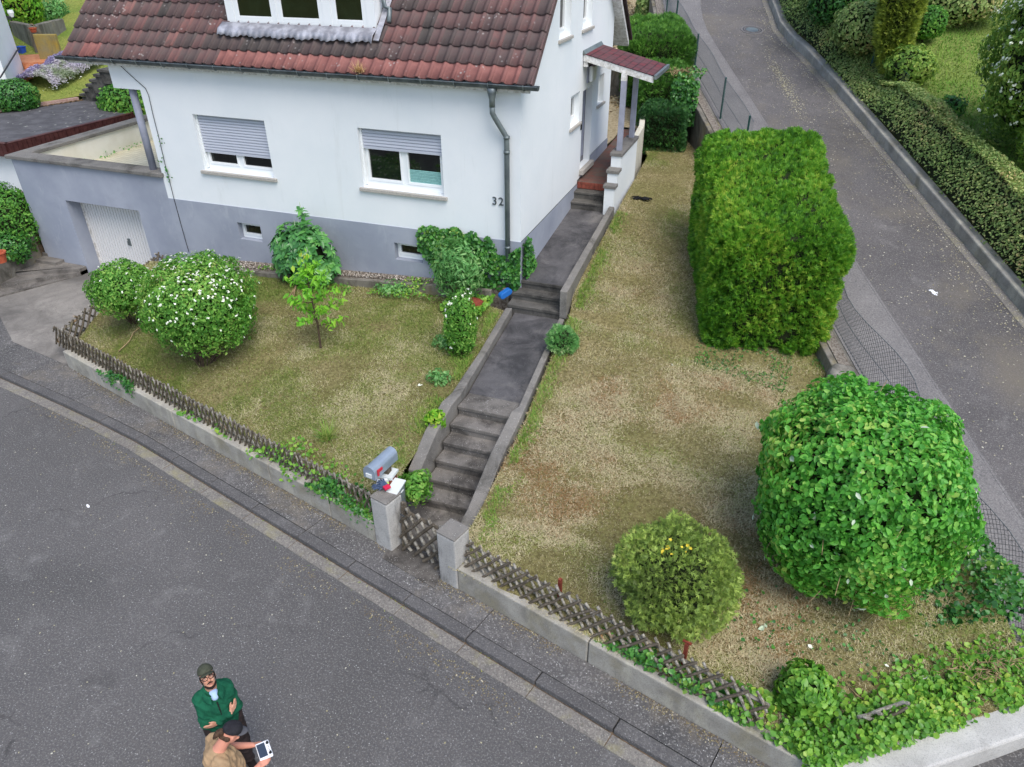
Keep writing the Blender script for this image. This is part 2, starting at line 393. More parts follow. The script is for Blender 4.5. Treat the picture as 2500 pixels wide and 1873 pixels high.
simple('paper_white', '#e9ebee', .6)
simple('glove_blue', '#3a4a66', .8, col2='#56657d', scale=40)
simple('glove_lime', '#bcd36a', .8)
simple('glove_red', '#c9274a', .6)
simple('brick_red', '#8a4a3c', .85, col2='#6d3a30', scale=14, bstr=.4)
simple('brown_door', '#5b5a5f', .55, col2='#77767b', scale=40)
simple('dark_cloth', '#17171a', .9)
simple('gravel_bed', '#8d857b', .9, col2='#5d5348', scale=26, bstr=.8, bscale=30)
simple('soil', '#6b5a47', .95, col2='#4b3f31', scale=14, bstr=.6, bscale=30)
simple('litter', '#5f4c39', .95, col2='#7d6a50', scale=22, bstr=.8, bscale=40)
simple('dry_chips', '#a3967b', .95, col2='#857759', scale=16, bstr=.8, bscale=22)
simple('bark', '#5b4b3c', .9, col2='#3f342a', scale=20, bstr=.5)
simple('twig', '#4a4030', .9, col2='#2f2a20', scale=20)
simple('shade_twigs', '#1c260f', .95, col2='#242a14', scale=9, bstr=.8, bscale=9)  # shrub interior: shade among the inner twigs put into the dark colour
simple('dry_twig', '#a58f6d', .9, col2='#7d6a4e', scale=14)
# old fence wood with lichen
t = Nt('fence_wood'); c = t.mix(t.ramp(t.noise(9, 5, .7), .35, .65), '#4a443b', '#685f52')
c = t.mix(t.ramp(t.noise(26, 4, .7), .55, .7, 0, .7), c, '#918c82'); c = t.mix(t.ramp(t.noise(2.6, 4), .6, .72, 0, .5), c, '#6d6a45')
t.done(c, .92, t.noise(60, 5), .5, .008, spec=.15)
t = Nt('lichen_wood'); c = t.mix(t.ramp(t.noise(17, 5, .7), .4, .6), '#5c564c', '#a09c92'); c = t.mix(t.ramp(t.noise(3, 4), .6, .72, 0, .7), c, '#8f6a34')
t.done(c, .92, t.noise(60, 5), .5, .008, spec=.15)
# clinker porch floor
t = Nt('clinker'); n = t.n.new('ShaderNodeTexBrick'); n.inputs['Scale'].default_value = 3.2; n.inputs['Mortar Size'].default_value = .012
n.inputs['Color1'].default_value = lin('#6d453b'); n.inputs['Color2'].default_value = lin('#5b4a43'); n.inputs['Mortar'].default_value = lin('#4a4440')
t.l.new(t.co, n.inputs[0]); c = t.mix(t.ramp(t.noise(2, 5, .7), .42, .62, 0, .7), n.outputs[0], '#625a50'); t.done(c, .8, t.noise(50, 4), .3, .01)
t = Nt('cream_tile'); n = t.n.new('ShaderNodeTexBrick'); n.offset = 0; n.inputs['Scale'].default_value = 5.0; n.inputs['Mortar Size'].default_value = .02
n.inputs['Brick Width'].default_value = .75; n.inputs['Row Height'].default_value = .75
n.inputs['Color1'].default_value = lin('#d8d1b7'); n.inputs['Color2'].default_value = lin('#cbc3a8'); n.inputs['Mortar'].default_value = lin('#8e866c')
t.l.new(t.co, n.inputs[0]); t.done(n.outputs[0], .7)
t = Nt('bitumen_shingle'); n = t.n.new('ShaderNodeTexBrick'); n.inputs['Scale'].default_value = 1.7; n.inputs['Mortar Size'].default_value = .025
n.inputs['Color1'].default_value = lin('#6e343a'); n.inputs['Color2'].default_value = lin('#5c3a40'); n.inputs['Mortar'].default_value = lin('#372226')
mp = t.n.new('ShaderNodeMapping'); mp.inputs['Rotation'].default_value = (0, 0, math.pi/2); t.l.new(t.co, mp.inputs[0]); t.l.new(mp.outputs[0], n.inputs[0])
c = t.mix(t.ramp(t.noise(3, 5), .4, .62, 0, .6), n.outputs[0], '#5e4749'); t.done(c, .9, t.noise(90, 3), .4, .01)
# cracked driveway
t = Nt('drive_concrete'); c = t.mix(t.ramp(t.noise(.8, 6, .65, .5), .35, .65), '#66635f', '#948f88')
c = t.mix(t.ramp(t.noise(60, 3, .7), .5, .72, 0, .5), c, '#565350'); c = t.mix(t.ramp(t.voro(4.5, 'DISTANCE_TO_EDGE'), .03, .004, 0, .3), c, '#57504a'); c = t.mix(t.ramp(t.noise(1.6, 6, .75, 1.), .5, .7, 0, .6), c, '#5d5955')
t.done(c, .9, t.noise(60, 4), .5, .012, spec=.2)
# window glass: opaque pane, the unlit room behind painted into its dark colour
t = Nt('glass'); c = t.mix(t.ramp(t.noise(1.6, 5, .7, .6), .45, .65), '#0d1110', '#1c241c'); t.done(c, .04, spec=.6)
simple('garage_door_paint', '#dddcda', .5, spec=.35)
t = Nt('lawn_soil'); c = t.mix(t.ramp(t.noise(.9, 6, .65), .38, .62), '#958a62', '#787548'); c = t.mix(t.ramp(t.noise(20, 5, .75), .4, .62), c, '#5a5233')
t.done(c, .95, t.noise(45, 5), .8, .03, spec=.1)
t = Nt('meadow_soil'); c = t.mix(t.ramp(t.noise(.5, 6, .65), .38, .62), '#75883e', '#97964f'); c = t.mix(t.ramp(t.noise(18, 5, .75), .4, .62, 0, .7), c, '#4f662b')
t.done(c, .95, t.noise(30, 5), .8, .03, spec=.1)
t = Nt('upper_soil'); c = t.mix(t.ramp(t.noise(.5, 6, .65), .38, .62), '#748a44', '#8a9150'); c = t.mix(t.ramp(t.noise(18, 5, .75), .4, .62, 0, .7), c, '#3f5226')
t.done(c, .95, t.noise(30, 5), .8, .03, spec=.1)
t = Nt('bank_soil'); c = t.mix(t.ramp(t.noise(2, 6, .65), .38, .62), '#3f4a26', '#4d4630'); t.done(c, .95, t.noise(30, 5), .8, .03, spec=.1)
def grassmat(name, stops):
    t = Nt(name); c = t.cramp(t.attr('rnd'), stops); m = t.done(c, .75, spec=.2)
    tr = t.n.new('ShaderNodeBsdfTranslucent'); t.l.new(c, tr.inputs[0]); mx = t.n.new('ShaderNodeMixShader'); mx.inputs[0].default_value = .2
    t.l.new(t.b.outputs[0], mx.inputs[1]); t.l.new(tr.outputs[0], mx.inputs[2]); t.l.new(mx.outputs[0], t.n['Material Output'].inputs[0])
grassmat('dry_grass', [(0, '#97774f'), (.16, '#ad9876'), (.36, '#d3c7a4'), (.5, '#c3ba94'), (.64, '#a3a16c'), (.8, '#87904a'), (1, '#6a7f3a')])
grassmat('green_grass', [(0, '#a09a60'), (.3, '#94a650'), (.65, '#7aa042'), (1, '#5e9036')])
grassmat('yellow_grass', [(0, '#b3ad66'), (.35, '#a5ab58'), (.7, '#8a9c48'), (1, '#6f8c3c')])  # yellower blades than green_grass
G_THUJA = foliage('thuja_green', [(0, '#1f4a14'), (.35, '#3f7a1a'), (.65, '#5f9826'), (1, '#90b83a')], .9, .25, .55)
G_DOG = foliage('dogwood_green', [(0, '#2f6f22'), (.35, '#46922e'), (.65, '#62ab3c'), (.88, '#8cc44c'), (1, '#b9c860')], .8, .3, .45, .45)
G_BOX = foliage('box_green', [(0, '#46592b'), (.4, '#66883a'), (.75, '#86aa48'), (1, '#b0bd62')], 1.4, .25, .55)
G_FLOW = foliage('shrub_green', [(0, '#2f6420'), (.4, '#4f8c2e'), (.75, '#74a844'), (1, '#a9c45c')], 1.3, .3, .5)
G_RHO = foliage('laurel_green', [(0, '#2a5a2a'), (.5, '#3d7a36'), (.8, '#52903f'), (1, '#74a852')], 1.2, .15, .3, .5)
G_SAP = foliage('cherry_green', [(0, '#4f9a28'), (.5, '#6fb82e'), (.9, '#97cc40'), (1, '#b8834a')], 1.2, .4, .45)
G_ELD = foliage('elder_green', [(0, '#3f7c38'), (.5, '#5f9c50'), (.85, '#80b466'), (1, '#9cc878')], 1.2, .3, .5)
G_IVY = foliage('ivy_green', [(0, '#1d4a1e'), (.45, '#316a28'), (.8, '#48842e'), (1, '#74983c')], 1.2, .15, .35, .5)
G_IVY2 = foliage('light_ivy', [(0, '#33661f'), (.4, '#4f8a2c'), (.8, '#74a638'), (1, '#b8b04a')], 1.6, .25, .4, .45)
G_YEW = foliage('yew_green', [(0, '#17361a'), (.5, '#285426'), (.85, '#3f7430'), (1, '#5c9036')], 1.0, .15, .55)
G_YEW2 = foliage('arborvitae_green', [(0, '#28521a'), (.4, '#3f7226'), (.8, '#588e30'), (1, '#7ba640')], .9, .2, .55)
G_COL = foliage('columnar_green', [(0, '#435f20'), (.4, '#65802a'), (.8, '#86a036'), (1, '#a6b848')], .9, .2, .55)
G_HEDGE = foliage('hedge_green', [(0, '#466a2c'), (.4, '#688c44'), (.75, '#869e56'), (1, '#ac9a62')], .7, .2, .55)
G_VIB = foliage('viburnum_green', [(0, '#3c6224'), (.4, '#5f8c34'), (.8, '#86aa46'), (1, '#b2c45c')], .9, .3, .5)
G_LAV = foliage('lavender', [(0, '#66717a'), (.4, '#878ca6'), (.8, '#a9abc2'), (1, '#6c8858')], 2, .2, .7)
G_BURG = foliage('bush_green', [(0, '#275a1c'), (.5, '#437f2a'), (.9, '#69a038'), (1, '#8fb848')], 1, .25, .5)
simple('edge_pink', '#9c7a6e', .85, col2='#b09a90', scale=9)
simple('grey_lichen', '#8b8d88', .9)
simple('white_petal', '#e4e7d6', .7); simple('cream_petal', '#e9ecd2', .7); simple('yellow_leaf', '#dcc33e', .7); simple('pale_leaf', '#b4c2a8', .7)
M = MATS
# ================================================================ ground, street, pavement, paths
g = MB(); n = 60; xs = np.linspace(-160, 160, n+1); ys = np.linspace(-120, 220, n+1)
hz = lambda x, y: -.35+.2*max(0, y-13)+.02*max(0, -x-20)
vs = [(x, y, hz(x, y)) for y in ys for x in xs]
g.add(vs, [(j*(n+1)+i, j*(n+1)+i+1, (j+1)*(n+1)+i+1, (j+1)*(n+1)+i) for j in range(n) for i in range(n)])
struct(g.build('ground', M['meadow_soil'], smooth=True))
m = MB(); m.prism([(-70, -60), (60, -60), (60, 9.2), (2, 9.2), (1.2, 5.0), wl(13.4, .05)[:2], wl(0, .05)[:2], (-13.2, 9.4), (-70, 24)], -.12, 0)
struct(m.build('street', M['street_asphalt']))
# pavement: slabs with joints, kerb stones, gutter band
KD = lambda s: -.58-.36*max(0, (3.5-s)/4.33)**1.3
sm = MB(); km = MB(); gm = MB(); S = [-14+i*1.02 for i in range(30)]
for a, b in zip(S[:-1], S[1:]):
    j = .012; z = rng.normal(0, .004)
    ka, kb = KD(max(a, -2.5)), KD(max(b, -2.5))
    if a < WLEN+1:
        jj = .004 if int(round((a+14)/1.02)) % 3 else .012
        sm.prism([wl(a+(jj if int(round((a+14)/1.02)) % 3 == 0 else 0), ka+.17), wl(b, kb+.17), wl(b, -.004 if a > -.2 else .35), wl(a+(jj if int(round((a+14)/1.02)) % 3 == 0 else 0), -.004 if a > -.2 else .35)], -.05, .074)
        km.prism([wl(a+j*.6, ka), wl(b-j*.6, kb), wl(b-j*.6, kb+.162), wl(a+j*.6, ka+.162)], -.05, .084+z)
        gm.prism([wl(a+j*.4, ka-.19), wl(b-j*.4, kb-.19), wl(b-j*.4, kb-.012), wl(a+j*.4, ka-.012)], -.05, .014+z*.5)
bed = MB().prism([wl(-14, -1.1), wl(-.2, -1.05), wl(3, -.75), wl(15.2, -.75), wl(15.2, .0), wl(0, .0), wl(-14, .4)], -.1, .006)
struct(sm.build('pavement', M['walk_slab'])); struct(km.build('kerb', M['kerb_stone'], bevel=.012)); struct(gm.build('gutter_band', M['gutter_stone'], bevel=.006)); struct(bed.build('pavement_bed', M['soil']))
# driveway
d = MB(); d.prism([(-14.55, 8.95), (-12.72, 8.62), (-13.28, 12.16), (-15.78, 12.16), (-16.9, 10.3)], [-.1]*5, [.078, .078, .14, .14, .11])
struct(d.build('driveway', M['drive_concrete']))
d = MB(); d.prism([(-15.86, 12.158), (-13.5, 12.158), (-13.5, 12.75), (-15.86, 12.75)], -.1, .136); struct(d.build('garage_sill_floor', M['drive_concrete']))
d = MB(); d.prism([(-40, 16), (-14.6, 9.0), (-16.85, 10.35), (-18, 12), (-40, 24)], -.1, .07); struct(d.build('side_yard', M['drive_concrete']))
ap_ = MB(); ap_.prism([(2.2, 3.4), (6.5, 4.6), (6.0, 8.2), (4.3, 6.75), (2.63, 5.5), (1.3, 4.5)], -.1, [0.01, .3, .5, .3, .22, .01]); struct(ap_.build('lane_apron', M['street_asphalt']))
P = np.array([wl(s_, -.86-abs(rng.normal(0, .07))*(1+rng.random()*2), .006) for s_ in rng.uniform(-2, 15, 2600)]); P = P[vnoise(P[:, 0], P[:, 1], .5, 97) > .42]; V, Fa, r = leaves(P, np.tile([0, 0, 1.], (len(P), 1)), .022, .6, .1, .4, 0)
t = Nt('gutter_dirt'); t.done(t.cramp(t.attr('rnd'), [(0, '#4f453a'), (.5, '#7d7058'), (.8, '#8f8660'), (1, '#b5ad98')]), .9); stuff(bulk('gutter_litter', V, Fa, M['gutter_dirt'], None, r))
P = np.array([wl(s_, -abs(rng.normal(0, .07))-.01, .08) for s_ in rng.uniform(.2, 14.4, 3600)]); P = P[vnoise(P[:, 0], P[:, 1], .6, 98) > .35]; V, Fa, r = leaves(P, np.tile([0, 0, 1.], (len(P), 1)), .02, .6, .1, .4, 0); stuff(bulk('wall_foot_litter', V, Fa, M['gutter_dirt'], None, r))
# lawns
def sheet(name, poly, zf, mat, step=.35, kind='structure', amp=.02):
    xs = [p[0] for p in poly]; ys = [p[1] for p in poly]
    bm = bmesh.new()
    nx = max(2, int((max(xs)-min(xs))/step)); ny = max(2, int((max(ys)-min(ys))/step))
    f = bm.faces.new([bm.verts.new((p[0], p[1], 0)) for p in poly])
    for ax, lo, hi, n in ((0, min(xs), max(xs), nx), (1, min(ys), max(ys), ny)):
        for i in range(1, n):
            c = [0, 0, 0]; c[ax] = lo+(hi-lo)*i/n; no = [0, 0, 0]; no[ax] = 1
            bmesh.ops.bisect_plane(bm, geom=bm.verts[:]+bm.edges[:]+bm.faces[:], plane_co=c, plane_no=no)
    X = np.array([v.co.x for v in bm.verts]); Y = np.array([v.co.y for v in bm.verts]); Z = zf(X, Y)+amp*(vnoise(X, Y, .5, 3)-.5)*2
    for v, z in zip(bm.verts, Z): v.co.z = float(z)
    bmesh.ops.recalc_face_normals(bm, faces=bm.faces)
    if sum(f.normal.z for f in bm.faces) < 0: bmesh.ops.reverse_faces(bm, faces=bm.faces)
    me = bpy.data.meshes.new(name); bm.to_mesh(me); bm.free(); me.polygons.foreach_set('use_smooth', [True]*len(me.polygons))
    o = link_mesh(name, me, M[mat]); o['kind'] = kind; return o
LP = [wl(.12, .16)[:2], wl(8.5, .16)[:2], (-4.47, 7.3), (-4.36, 8.6), (-4.53, 11.6), (-5.6, 11.9), (-13.1, 11.6)]
RPOLY = [(-3.2, 6.05), wl(14.3, .16)[:2], (1.35, 4.86), (3.55, 6.48), rp(-18.6, -2.8)[:2], rp(-16, -2.8)[:2], rp(-12, -2.8)[:2], rp(-3, -2.85)[:2], (-3.9, 23.5), (-4.2, 21), (-3.42, 19), (-3.3, 15.3), (-3.36, 12.2), (-3.26, 11.6), (-3.06, 8.6), (-3.14, 7.3)]
sheet('front_lawn', LP, lawn_z, 'lawn_soil'); sheet('side_lawn', RPOLY, lawn_z, 'lawn_soil')
def zone(poly, n, zf):
    xs = [p[0] for p in poly]; ys = [p[1] for p in poly]
    x = rng.uniform(min(xs), max(xs), n); y = rng.uniform(min(ys), max(ys), n); k = inpoly(x, y, poly); x, y = x[k], y[k]
    return np.stack([x, y, zf(x, y)], 1)
def lawn_grass(name, poly, n, bias, mat, h, lean, wid, seed, extra=None, zf=lawn_z, var=1.0):
    P = zone(poly, n, zf); x, y = P[:, 0], P[:, 1]
    big = vnoise(x, y, 1.1, seed)*.45+vnoise(x, y, .42, seed+1)*.33+vnoise(x, y, .15, seed+2)*.22; fine = rng.random(len(P))
    r = np.clip(bias+(big-.5)*var+(fine-.5)*.5+(extra(x, y) if extra else 0), 0, 1)
    keep = rng.random(len(P)) < np.clip(.15+vnoise(x, y, .1, seed+5)*.7+vnoise(x, y, .5, seed+6)*.5, .25, 1); P, r = P[keep], r[keep]
    V, Fa = blades(P, h, lean, wid); return stuff(bulk(name, V, Fa, M[mat], None, np.repeat(r, 3)))
lawn_grass('mown_grass', LP, 430000, .74, 'dry_grass', .058, 1.2, .0046, 11, lambda x, y: .05*np.sin(x*1.1), var=.75)
lawn_grass('mown_grass', RPOLY, 1000000, .45, 'dry_grass', .058, 1.22, .0046, 21, lambda x, y: np.where(y > 11, .1, -.02)-.2*np.exp(-((x-.7)**2+(y-6.9)**2)/1.2)-.1*np.exp(-((x+1)**2+(y-11)**2)/2)+.12*(x > 1.2)-.1*(x < -1.5)*(y < 8))
# greener fringe of longer grass along the path edges and under the bushes
P = np.concatenate([np.stack([np.interp(yy, [6.2, 8.6, 11.6, 15.2], [-3.1, -3.02, -3.24, -3.28])+np.abs(rng.normal(0, .12, len(yy))), yy, 0*yy], 1) for yy in [rng.uniform(6.3, 15.2, 9000)]]+[np.stack([np.interp(yy, [7.4, 8.6, 11.6], [-4.5, -4.4, -4.6])-np.abs(rng.normal(0, .16, len(yy))), yy, 0*yy], 1) for yy in [rng.uniform(7.4, 11.6, 6000)]])
P = P[vnoise(P[:, 0], P[:, 1], .45, 63) > .45]; P[:, 2] = lawn_z(P[:, 0], P[:, 1]); V, Fa = blades(P, .09, .9, .006); stuff(bulk('edge_grass', V, Fa, M['green_grass'], None, np.repeat(rng.random(len(P)), 3)))
# ---- garden steps and path
st = MB(); x0 = lambda k: -4.25+.017*k; x1 = lambda k: -3.42+.028*k
nose = [7.32, 7.58, 7.84, 8.09, 8.35, 8.62]
pad = MB().prism([(-4.26, 6.16), (-3.36, 5.92), (-3.4, 7.4), (-4.26, 7.4)], -.1, .085)
for k, y in enumerate(nose):
    z = .08+.165*(k+1)
    st.prism([(x0(k), y-.015), (x1(k), y-.015+rng.normal(0, .006)), (x1(k)+.02, y+.4), (x0(k)+.02, y+.4)], z-.07, z)          # tread slab with a small nose
    st.prism([(x0(k), y+.004), (x1(k), y+.004), (x1(k)+.02, y+.36), (x0(k)+.02, y+.36)], z-.3, z-.072)
tag(st.build('garden_steps', M['stair_concrete'], bevel=.012), 'six weathered concrete steps climbing from the wooden gate', 'steps')
pm = MB(); pm.ribbon([(-4.15, 9.0, 1.068), (-4.24, 10, 1.11), (-4.36, 11.75, 1.2)], [(-3.24, 9.0, 1.068), (-3.32, 10, 1.11), (-3.46, 11.75, 1.2)], .2)
pm.ribbon([(-4.398, 12.16, 1.672), (-4.398, 14, 1.88), (-4.398, 15.45, 2.035)], [(-3.5, 12.16, 1.672), (-3.5, 14, 1.88), (-3.48, 15.45, 2.035)], .35)
struct(pm.build('path', M['path_concrete'])); struct(pad.build('path', M['stair_concrete']))
us = MB()
for k, (y, z) in enumerate(((11.68, 1.36), (11.91, 1.51), (12.14, 1.668))):
    a, b = (-4.5, -3.47) if k < 2 else (-4.43, -3.485)
    us.box((a, y, z-.06), (b, y+.32 if k < 2 else y+.03, z)); us.box((a, y+.018, z-.32), (b, y+.3 if k < 2 else y+.028, z-.062))
tag(us.build('garden_steps', M['dark_step'], bevel=.01), 'three dark concrete steps beside the house corner and blue pipe end', 'steps')
ps = MB()
for y, z in ((15.37, 2.19), (15.61, 2.345)): ps.box((-4.396, y, z-.05), (-3.455, y+.3, z)); ps.box((-4.396, y+.015, z-.25), (-3.455, y+.28, z-.052))
tag(ps.build('garden_steps', M['dark_step'], bevel=.008), 'two dark concrete steps below the brick porch floor', 'steps')
# copings along the path
cm = MB(); cm.ribbon([(-4.46, 7.42, .62), (-4.44, 8.0, .95), (-4.38, 8.5, 1.17), (-4.32, 8.75, 1.2), (-4.39, 10, 1.22), (-4.51, 11.62, 1.31)],
          [(-4.27, 7.42, .62), (-4.25, 8.0, .95), (-4.2, 8.5, 1.17), (-4.17, 8.75, 1.2), (-4.26, 10, 1.24), (-4.38, 11.62, 1.33)], .6)
cm.ribbon([(-4.3, 6.6, .3), (-4.3, 7.42, .5)], [(-4.26, 6.6, .3), (-4.26, 7.42, .5)], .4)
tag(cm.build('path_edging', M['coping_concrete'], bevel=.012), 'rough concrete coping along the left edge of the garden path', 'edging')
cm = MB(); cm.ribbon([(-3.395, 6.25, .3), (-3.37, 7.1, .46), (-3.34, 7.9, .85), (-3.27, 8.62, 1.17), (-3.22, 8.8, 1.16), (-3.33, 10, 1.2), (-3.45, 11.62, 1.28)],
          [(-3.16, 6.15, .3), (-3.16, 7.1, .46), (-3.15, 7.9, .85), (-3.09, 8.62, 1.17), (-3.11, 8.8, 1.16), (-3.23, 10, 1.19), (-3.35, 11.62, 1.27)], .4)
cm.ribbon([(-3.468, 11.66, 1.8), (-3.49, 12.3, 1.84), (-3.49, 15.27, 2.22)], [(-3.33, 11.66, 1.8), (-3.35, 12.3, 1.84), (-3.37, 15.27, 2.22)], .55)
tag(cm.build('path_edging', M['coping_concrete'], bevel=.012), 'rough concrete coping between the garden path and the side lawn', 'edging')
# gravel strip and its kerb at the foot of the facade
gb = MB(); gb.ribbon([(-12.4, 12.148, 1.05), (-10.5, 12.148, 1.17), (-6.3, 12.148, 1.43), (-4.6, 12.148, 1.55)], [(-12.4, 11.7, 1.02), (-10.5, 11.74, 1.14), (-6.3, 11.98, 1.38), (-4.6, 12.02, 1.5)], .5)
struct(gb.build('gravel_strip', M['gravel_bed']))
P = np.stack([rng.uniform(-12.3, -5, 9000), rng.uniform(0, 1, 9000), np.zeros(9000)], 1); P[:, 1] = np.interp(P[:, 0], [-12.4, -6.3, -4.6], [11.72, 11.97, 12.0])+P[:, 1]*.33
P[:, 1] = np.minimum(P[:, 1], 12.13); P[:, 2] = np.interp(P[:, 0], [-12.4, -10.5, -6.3, -4.6], [1.045, 1.165, 1.415, 1.54])
V, Fa, r = leaves(P, np.tile([0, 0, 1.], (len(P), 1)), .03, .9, .5, 1.5, 0); t = Nt('pebbles'); t.done(t.cramp(t.attr('rnd'), [(0, '#3c342c'), (.4, '#857a6e'), (.75, '#b8afa4'), (1, '#d8d2c8')]), .9)
stuff(bulk('pebbles', V, Fa, M['pebbles'], None, r))
kb = MB(); kb.ribbon([(-12.6, 11.6, 1.05), (-10.5, 11.64, 1.2), (-6.3, 11.9, 1.42), (-4.9, 11.93, 1.5)], [(-12.6, 11.5, 1.05), (-10.5, 11.54, 1.2), (-6.3, 11.8, 1.42), (-4.9, 11.83, 1.5)], .5)
tag(kb.build('bed_edging', M['old_wall'], bevel=.01), 'low mossy concrete edging of the gravel strip under the facade', 'edging')
# ---- side lane
def lane(name, sa, sb, mat, dz, ts):
    L = [rp(t, sa(t), dz) for t in ts]; Rr = [rp(t, sb(t), dz) for t in ts]
    return struct(MB().ribbon(Rr, L, .2).build(name, M[mat]))
TS = [-19.6, -17, -14, -11, -8, -6, -4, -2, -1, 0, 1, 2, 3, 4.5, 6, 8]
cur = lambda t: max(0, t+1)**2*.028
seam = lambda t: -1.46+cur(t)*1.3; wall_s = lambda t: .98+cur(t)*.9-.2*math.exp(-((t+.5)/1.3)**2); lef = lambda t: -2.62+cur(t)
lane('lane', seam, lambda t: wall_s(t)+.02, 'lane_asphalt', 0, TS); lane('lane', lef, seam, 'lane_strip', .004, TS)
lane('lane_gutter', lambda t: wall_s(t)-.2, wall_s, 'gutter_stone', .006, TS)
jt = MB(); jt.ribbon([rp(t, seam(t)+.02, .007) for t in TS], [rp(t, seam(t)-.02, .007) for t in TS], .01); struct(jt.build('lane_joint', M['lane_strip']))
# fallen seed and grit on the lane
P = []
for k in range(5200):
    if k < 2600: t_ = rng.uniform(-18, 2); s_ = wall_s(t_)-abs(rng.normal(0, .35))
    elif k < 3600: t_ = rng.normal(-3.8, 1.1); s_ = -.25+rng.normal(0, .12)+.08*(t_+3.8)
    else: t_ = rng.uniform(-18, 3); s_ = rng.uniform(-1.4, .95)
    P.append(rp(t_, s_, .009))
P = np.array(P); V, Fa, r = leaves(P, np.tile(np.array([0, -.23, 1.]), (len(P), 1)), .03, .6, .2, .3, 0)
t = Nt('seed_fluff'); t.done(t.cramp(t.attr('rnd'), [(0, '#8e8768'), (.6, '#a9a389'), (1, '#c9c5b6')]), .9); stuff(bulk('fallen_seeds', V, Fa, M['seed_fluff'], None, r))
# manhole
mh = thing('manhole_cover', rp(0, 0, .01), 'round ribbed manhole cover in the grey side lane', 'manhole cover')
tilt = math.atan(RS)
def disc(r0, r1, z0, z1, mat, name):
    mm = MB(); seg = 40
    for q in range(seg):
        a, b = 2*math.pi*q/seg, 2*math.pi*(q+1)/seg
        mm.hexa([(r0*math.cos(a), r0*math.sin(a), z0), (r1*math.cos(a), r1*math.sin(a), z0), (r1*math.cos(b), r1*math.sin(b), z0), (r0*math.cos(b), r0*math.sin(b), z0),
                 (r0*math.cos(a), r0*math.sin(a), z1), (r1*math.cos(a), r1*math.sin(a), z1), (r1*math.cos(b), r1*math.sin(b), z1), (r0*math.cos(b), r0*math.sin(b), z1)])
    o = mm.build(name, M[mat], mh, local=True)
    o.rotation_euler = Vector((-HD[0]*RS, -HD[1]*RS, 1)).to_track_quat('Z', 'Y').to_euler(); return o
disc(.29, .345, -.01, .004, 'lane_strip', 'ring'); disc(.001, .19, -.01, .006, 'zinc', 'lid'); disc(.19, .29, -.012, -.001, 'black_plastic', 'groove'); disc(.215, .255, -.01, .006, 'lane_strip', 'ring')
# low wall beyond the lane, bank, upper garden
lw = MB(); lw.ribbon([rp(t, wall_s(t), .25) for t in TS], [rp(t, wall_s(t)+.24, .25) for t in TS], .9)
tag(lw.build('lane_wall', M['wall_concrete'], bevel=.03), 'low pale concrete wall along the far side of the lane', 'wall')
bk = MB(); bk.ribbon([rp(t, wall_s(t)+.24, .22) for t in TS], [rp(t, wall_s(t)+.7, .75) for t in TS], .8); struct(bk.build('bank', M['bank_soil']))
ul = MB(); ul.ribbon([rp(t, wall_s(t)+.7, .8) for t in TS+[14, 30]], [rp(t, 22, 1.0) for t in TS+[14, 30]], .8); struct(ul.build('upper_lawn', M['upper_soil']))
n = 110000; tt = rng.uniform(-17, 9, n); ss = 1.7+rng.uniform(0, 1, n)**1.4*9
P = RO+HD*tt[:, None]+HP*ss[:, None]; P[:, 2] += RS*tt+.8+.2*(ss-2)/20
V, Fa = blades(P, .1, .85, .012); rr = np.clip(vnoise(P[:, 0], P[:, 1], 1.2, 5)*.8+rng.random(n)*.4-.05, 0, 1); stuff(bulk('lawn_grass', V, Fa, M['green_grass'], None, np.repeat(rr, 3)))
# retaining wall between side lawn and lane with its gritty top
rw = MB(); T2 = [-18.2, -16.5, -14.95, -14.6, -13, -10, -6, -3, 0, 3, 6]
rw.ribbon([rp(t, lef(t)-.42, .06) for t in T2], [rp(t, lef(t)-.02, .03) for t in T2], 1.6)
tag(rw.build('retaining_wall', M['old_wall'], bevel=.02), 'dark stained retaining wall between the side lawn and the lane', 'wall')
wz = MB(); wz.ribbon([rp(t, lef(t)-.3, .075) for t in T2], [rp(t, lef(t)-.1, .06) for t in T2], .05); struct(wz.build('wall_grit', M['gravel_bed']))
# rough stone end of the retaining wall
sb = MB(); q = np.array(rp(-14.9, -2.95))
for dx, dy, s_, h in ((-.12, .3, .24, .1), (-.05, -.18, .3, .0), (.08, -.6, .26, -.1)):
    V, Fa = ball_core(q+[dx, dy, h-.25], (s_, s_*1.25, .38), 4, int(dx*100)+40, .06, 1.0, seg=18); sb.add(V, Fa.tolist())
tag(sb.build('rubble_stones', M['rock_stone'], smooth=True), 'pale rough stone blocks ending the retaining wall by the lane', 'stone blocks')
# ================================================================ the white house
def facade(mb, poly, holes, O, U, V, N, depth, mi=0):
    """wall face: outline poly (u, v) with rectangular holes (u0, u1, v0, v1) and reveals going back depth along -N"""
    O, U, V, N = map(Vector, (O, U, V, N)); bm = bmesh.new()
    bm.faces.new([bm.verts.new((p[0], p[1], 0)) for p in poly])
    for h in holes:
        for ax, c in ((0, h[0]), (0, h[1]), (1, h[2]), (1, h[3])):
            co = [0, 0, 0]; co[ax] = c; no = [0, 0, 0]; no[ax] = 1
            bmesh.ops.bisect_plane(bm, geom=bm.verts[:]+bm.edges[:]+bm.faces[:], plane_co=co, plane_no=no)
    for f in bm.faces:
        c = f.calc_center_median()
        if any(h[0] < c.x < h[1] and h[2] < c.y < h[3] for h in holes): continue
        mb.add([O+U*v.co.x+V*v.co.y for v in f.verts], [list(range(len(f.verts)))], mi)
    for u0, u1, v0, v1 in holes:
        q = [O+U*a+V*b for a, b in ((u0, v0), (u1, v0), (u1, v1), (u0, v1))]
        for i in range(4):
            a, b = q[i], q[(i+1) % 4]; mb.add([a, b, b-N*depth, a-N*depth], [(0, 1, 2, 3)], mi)
    bm.free()
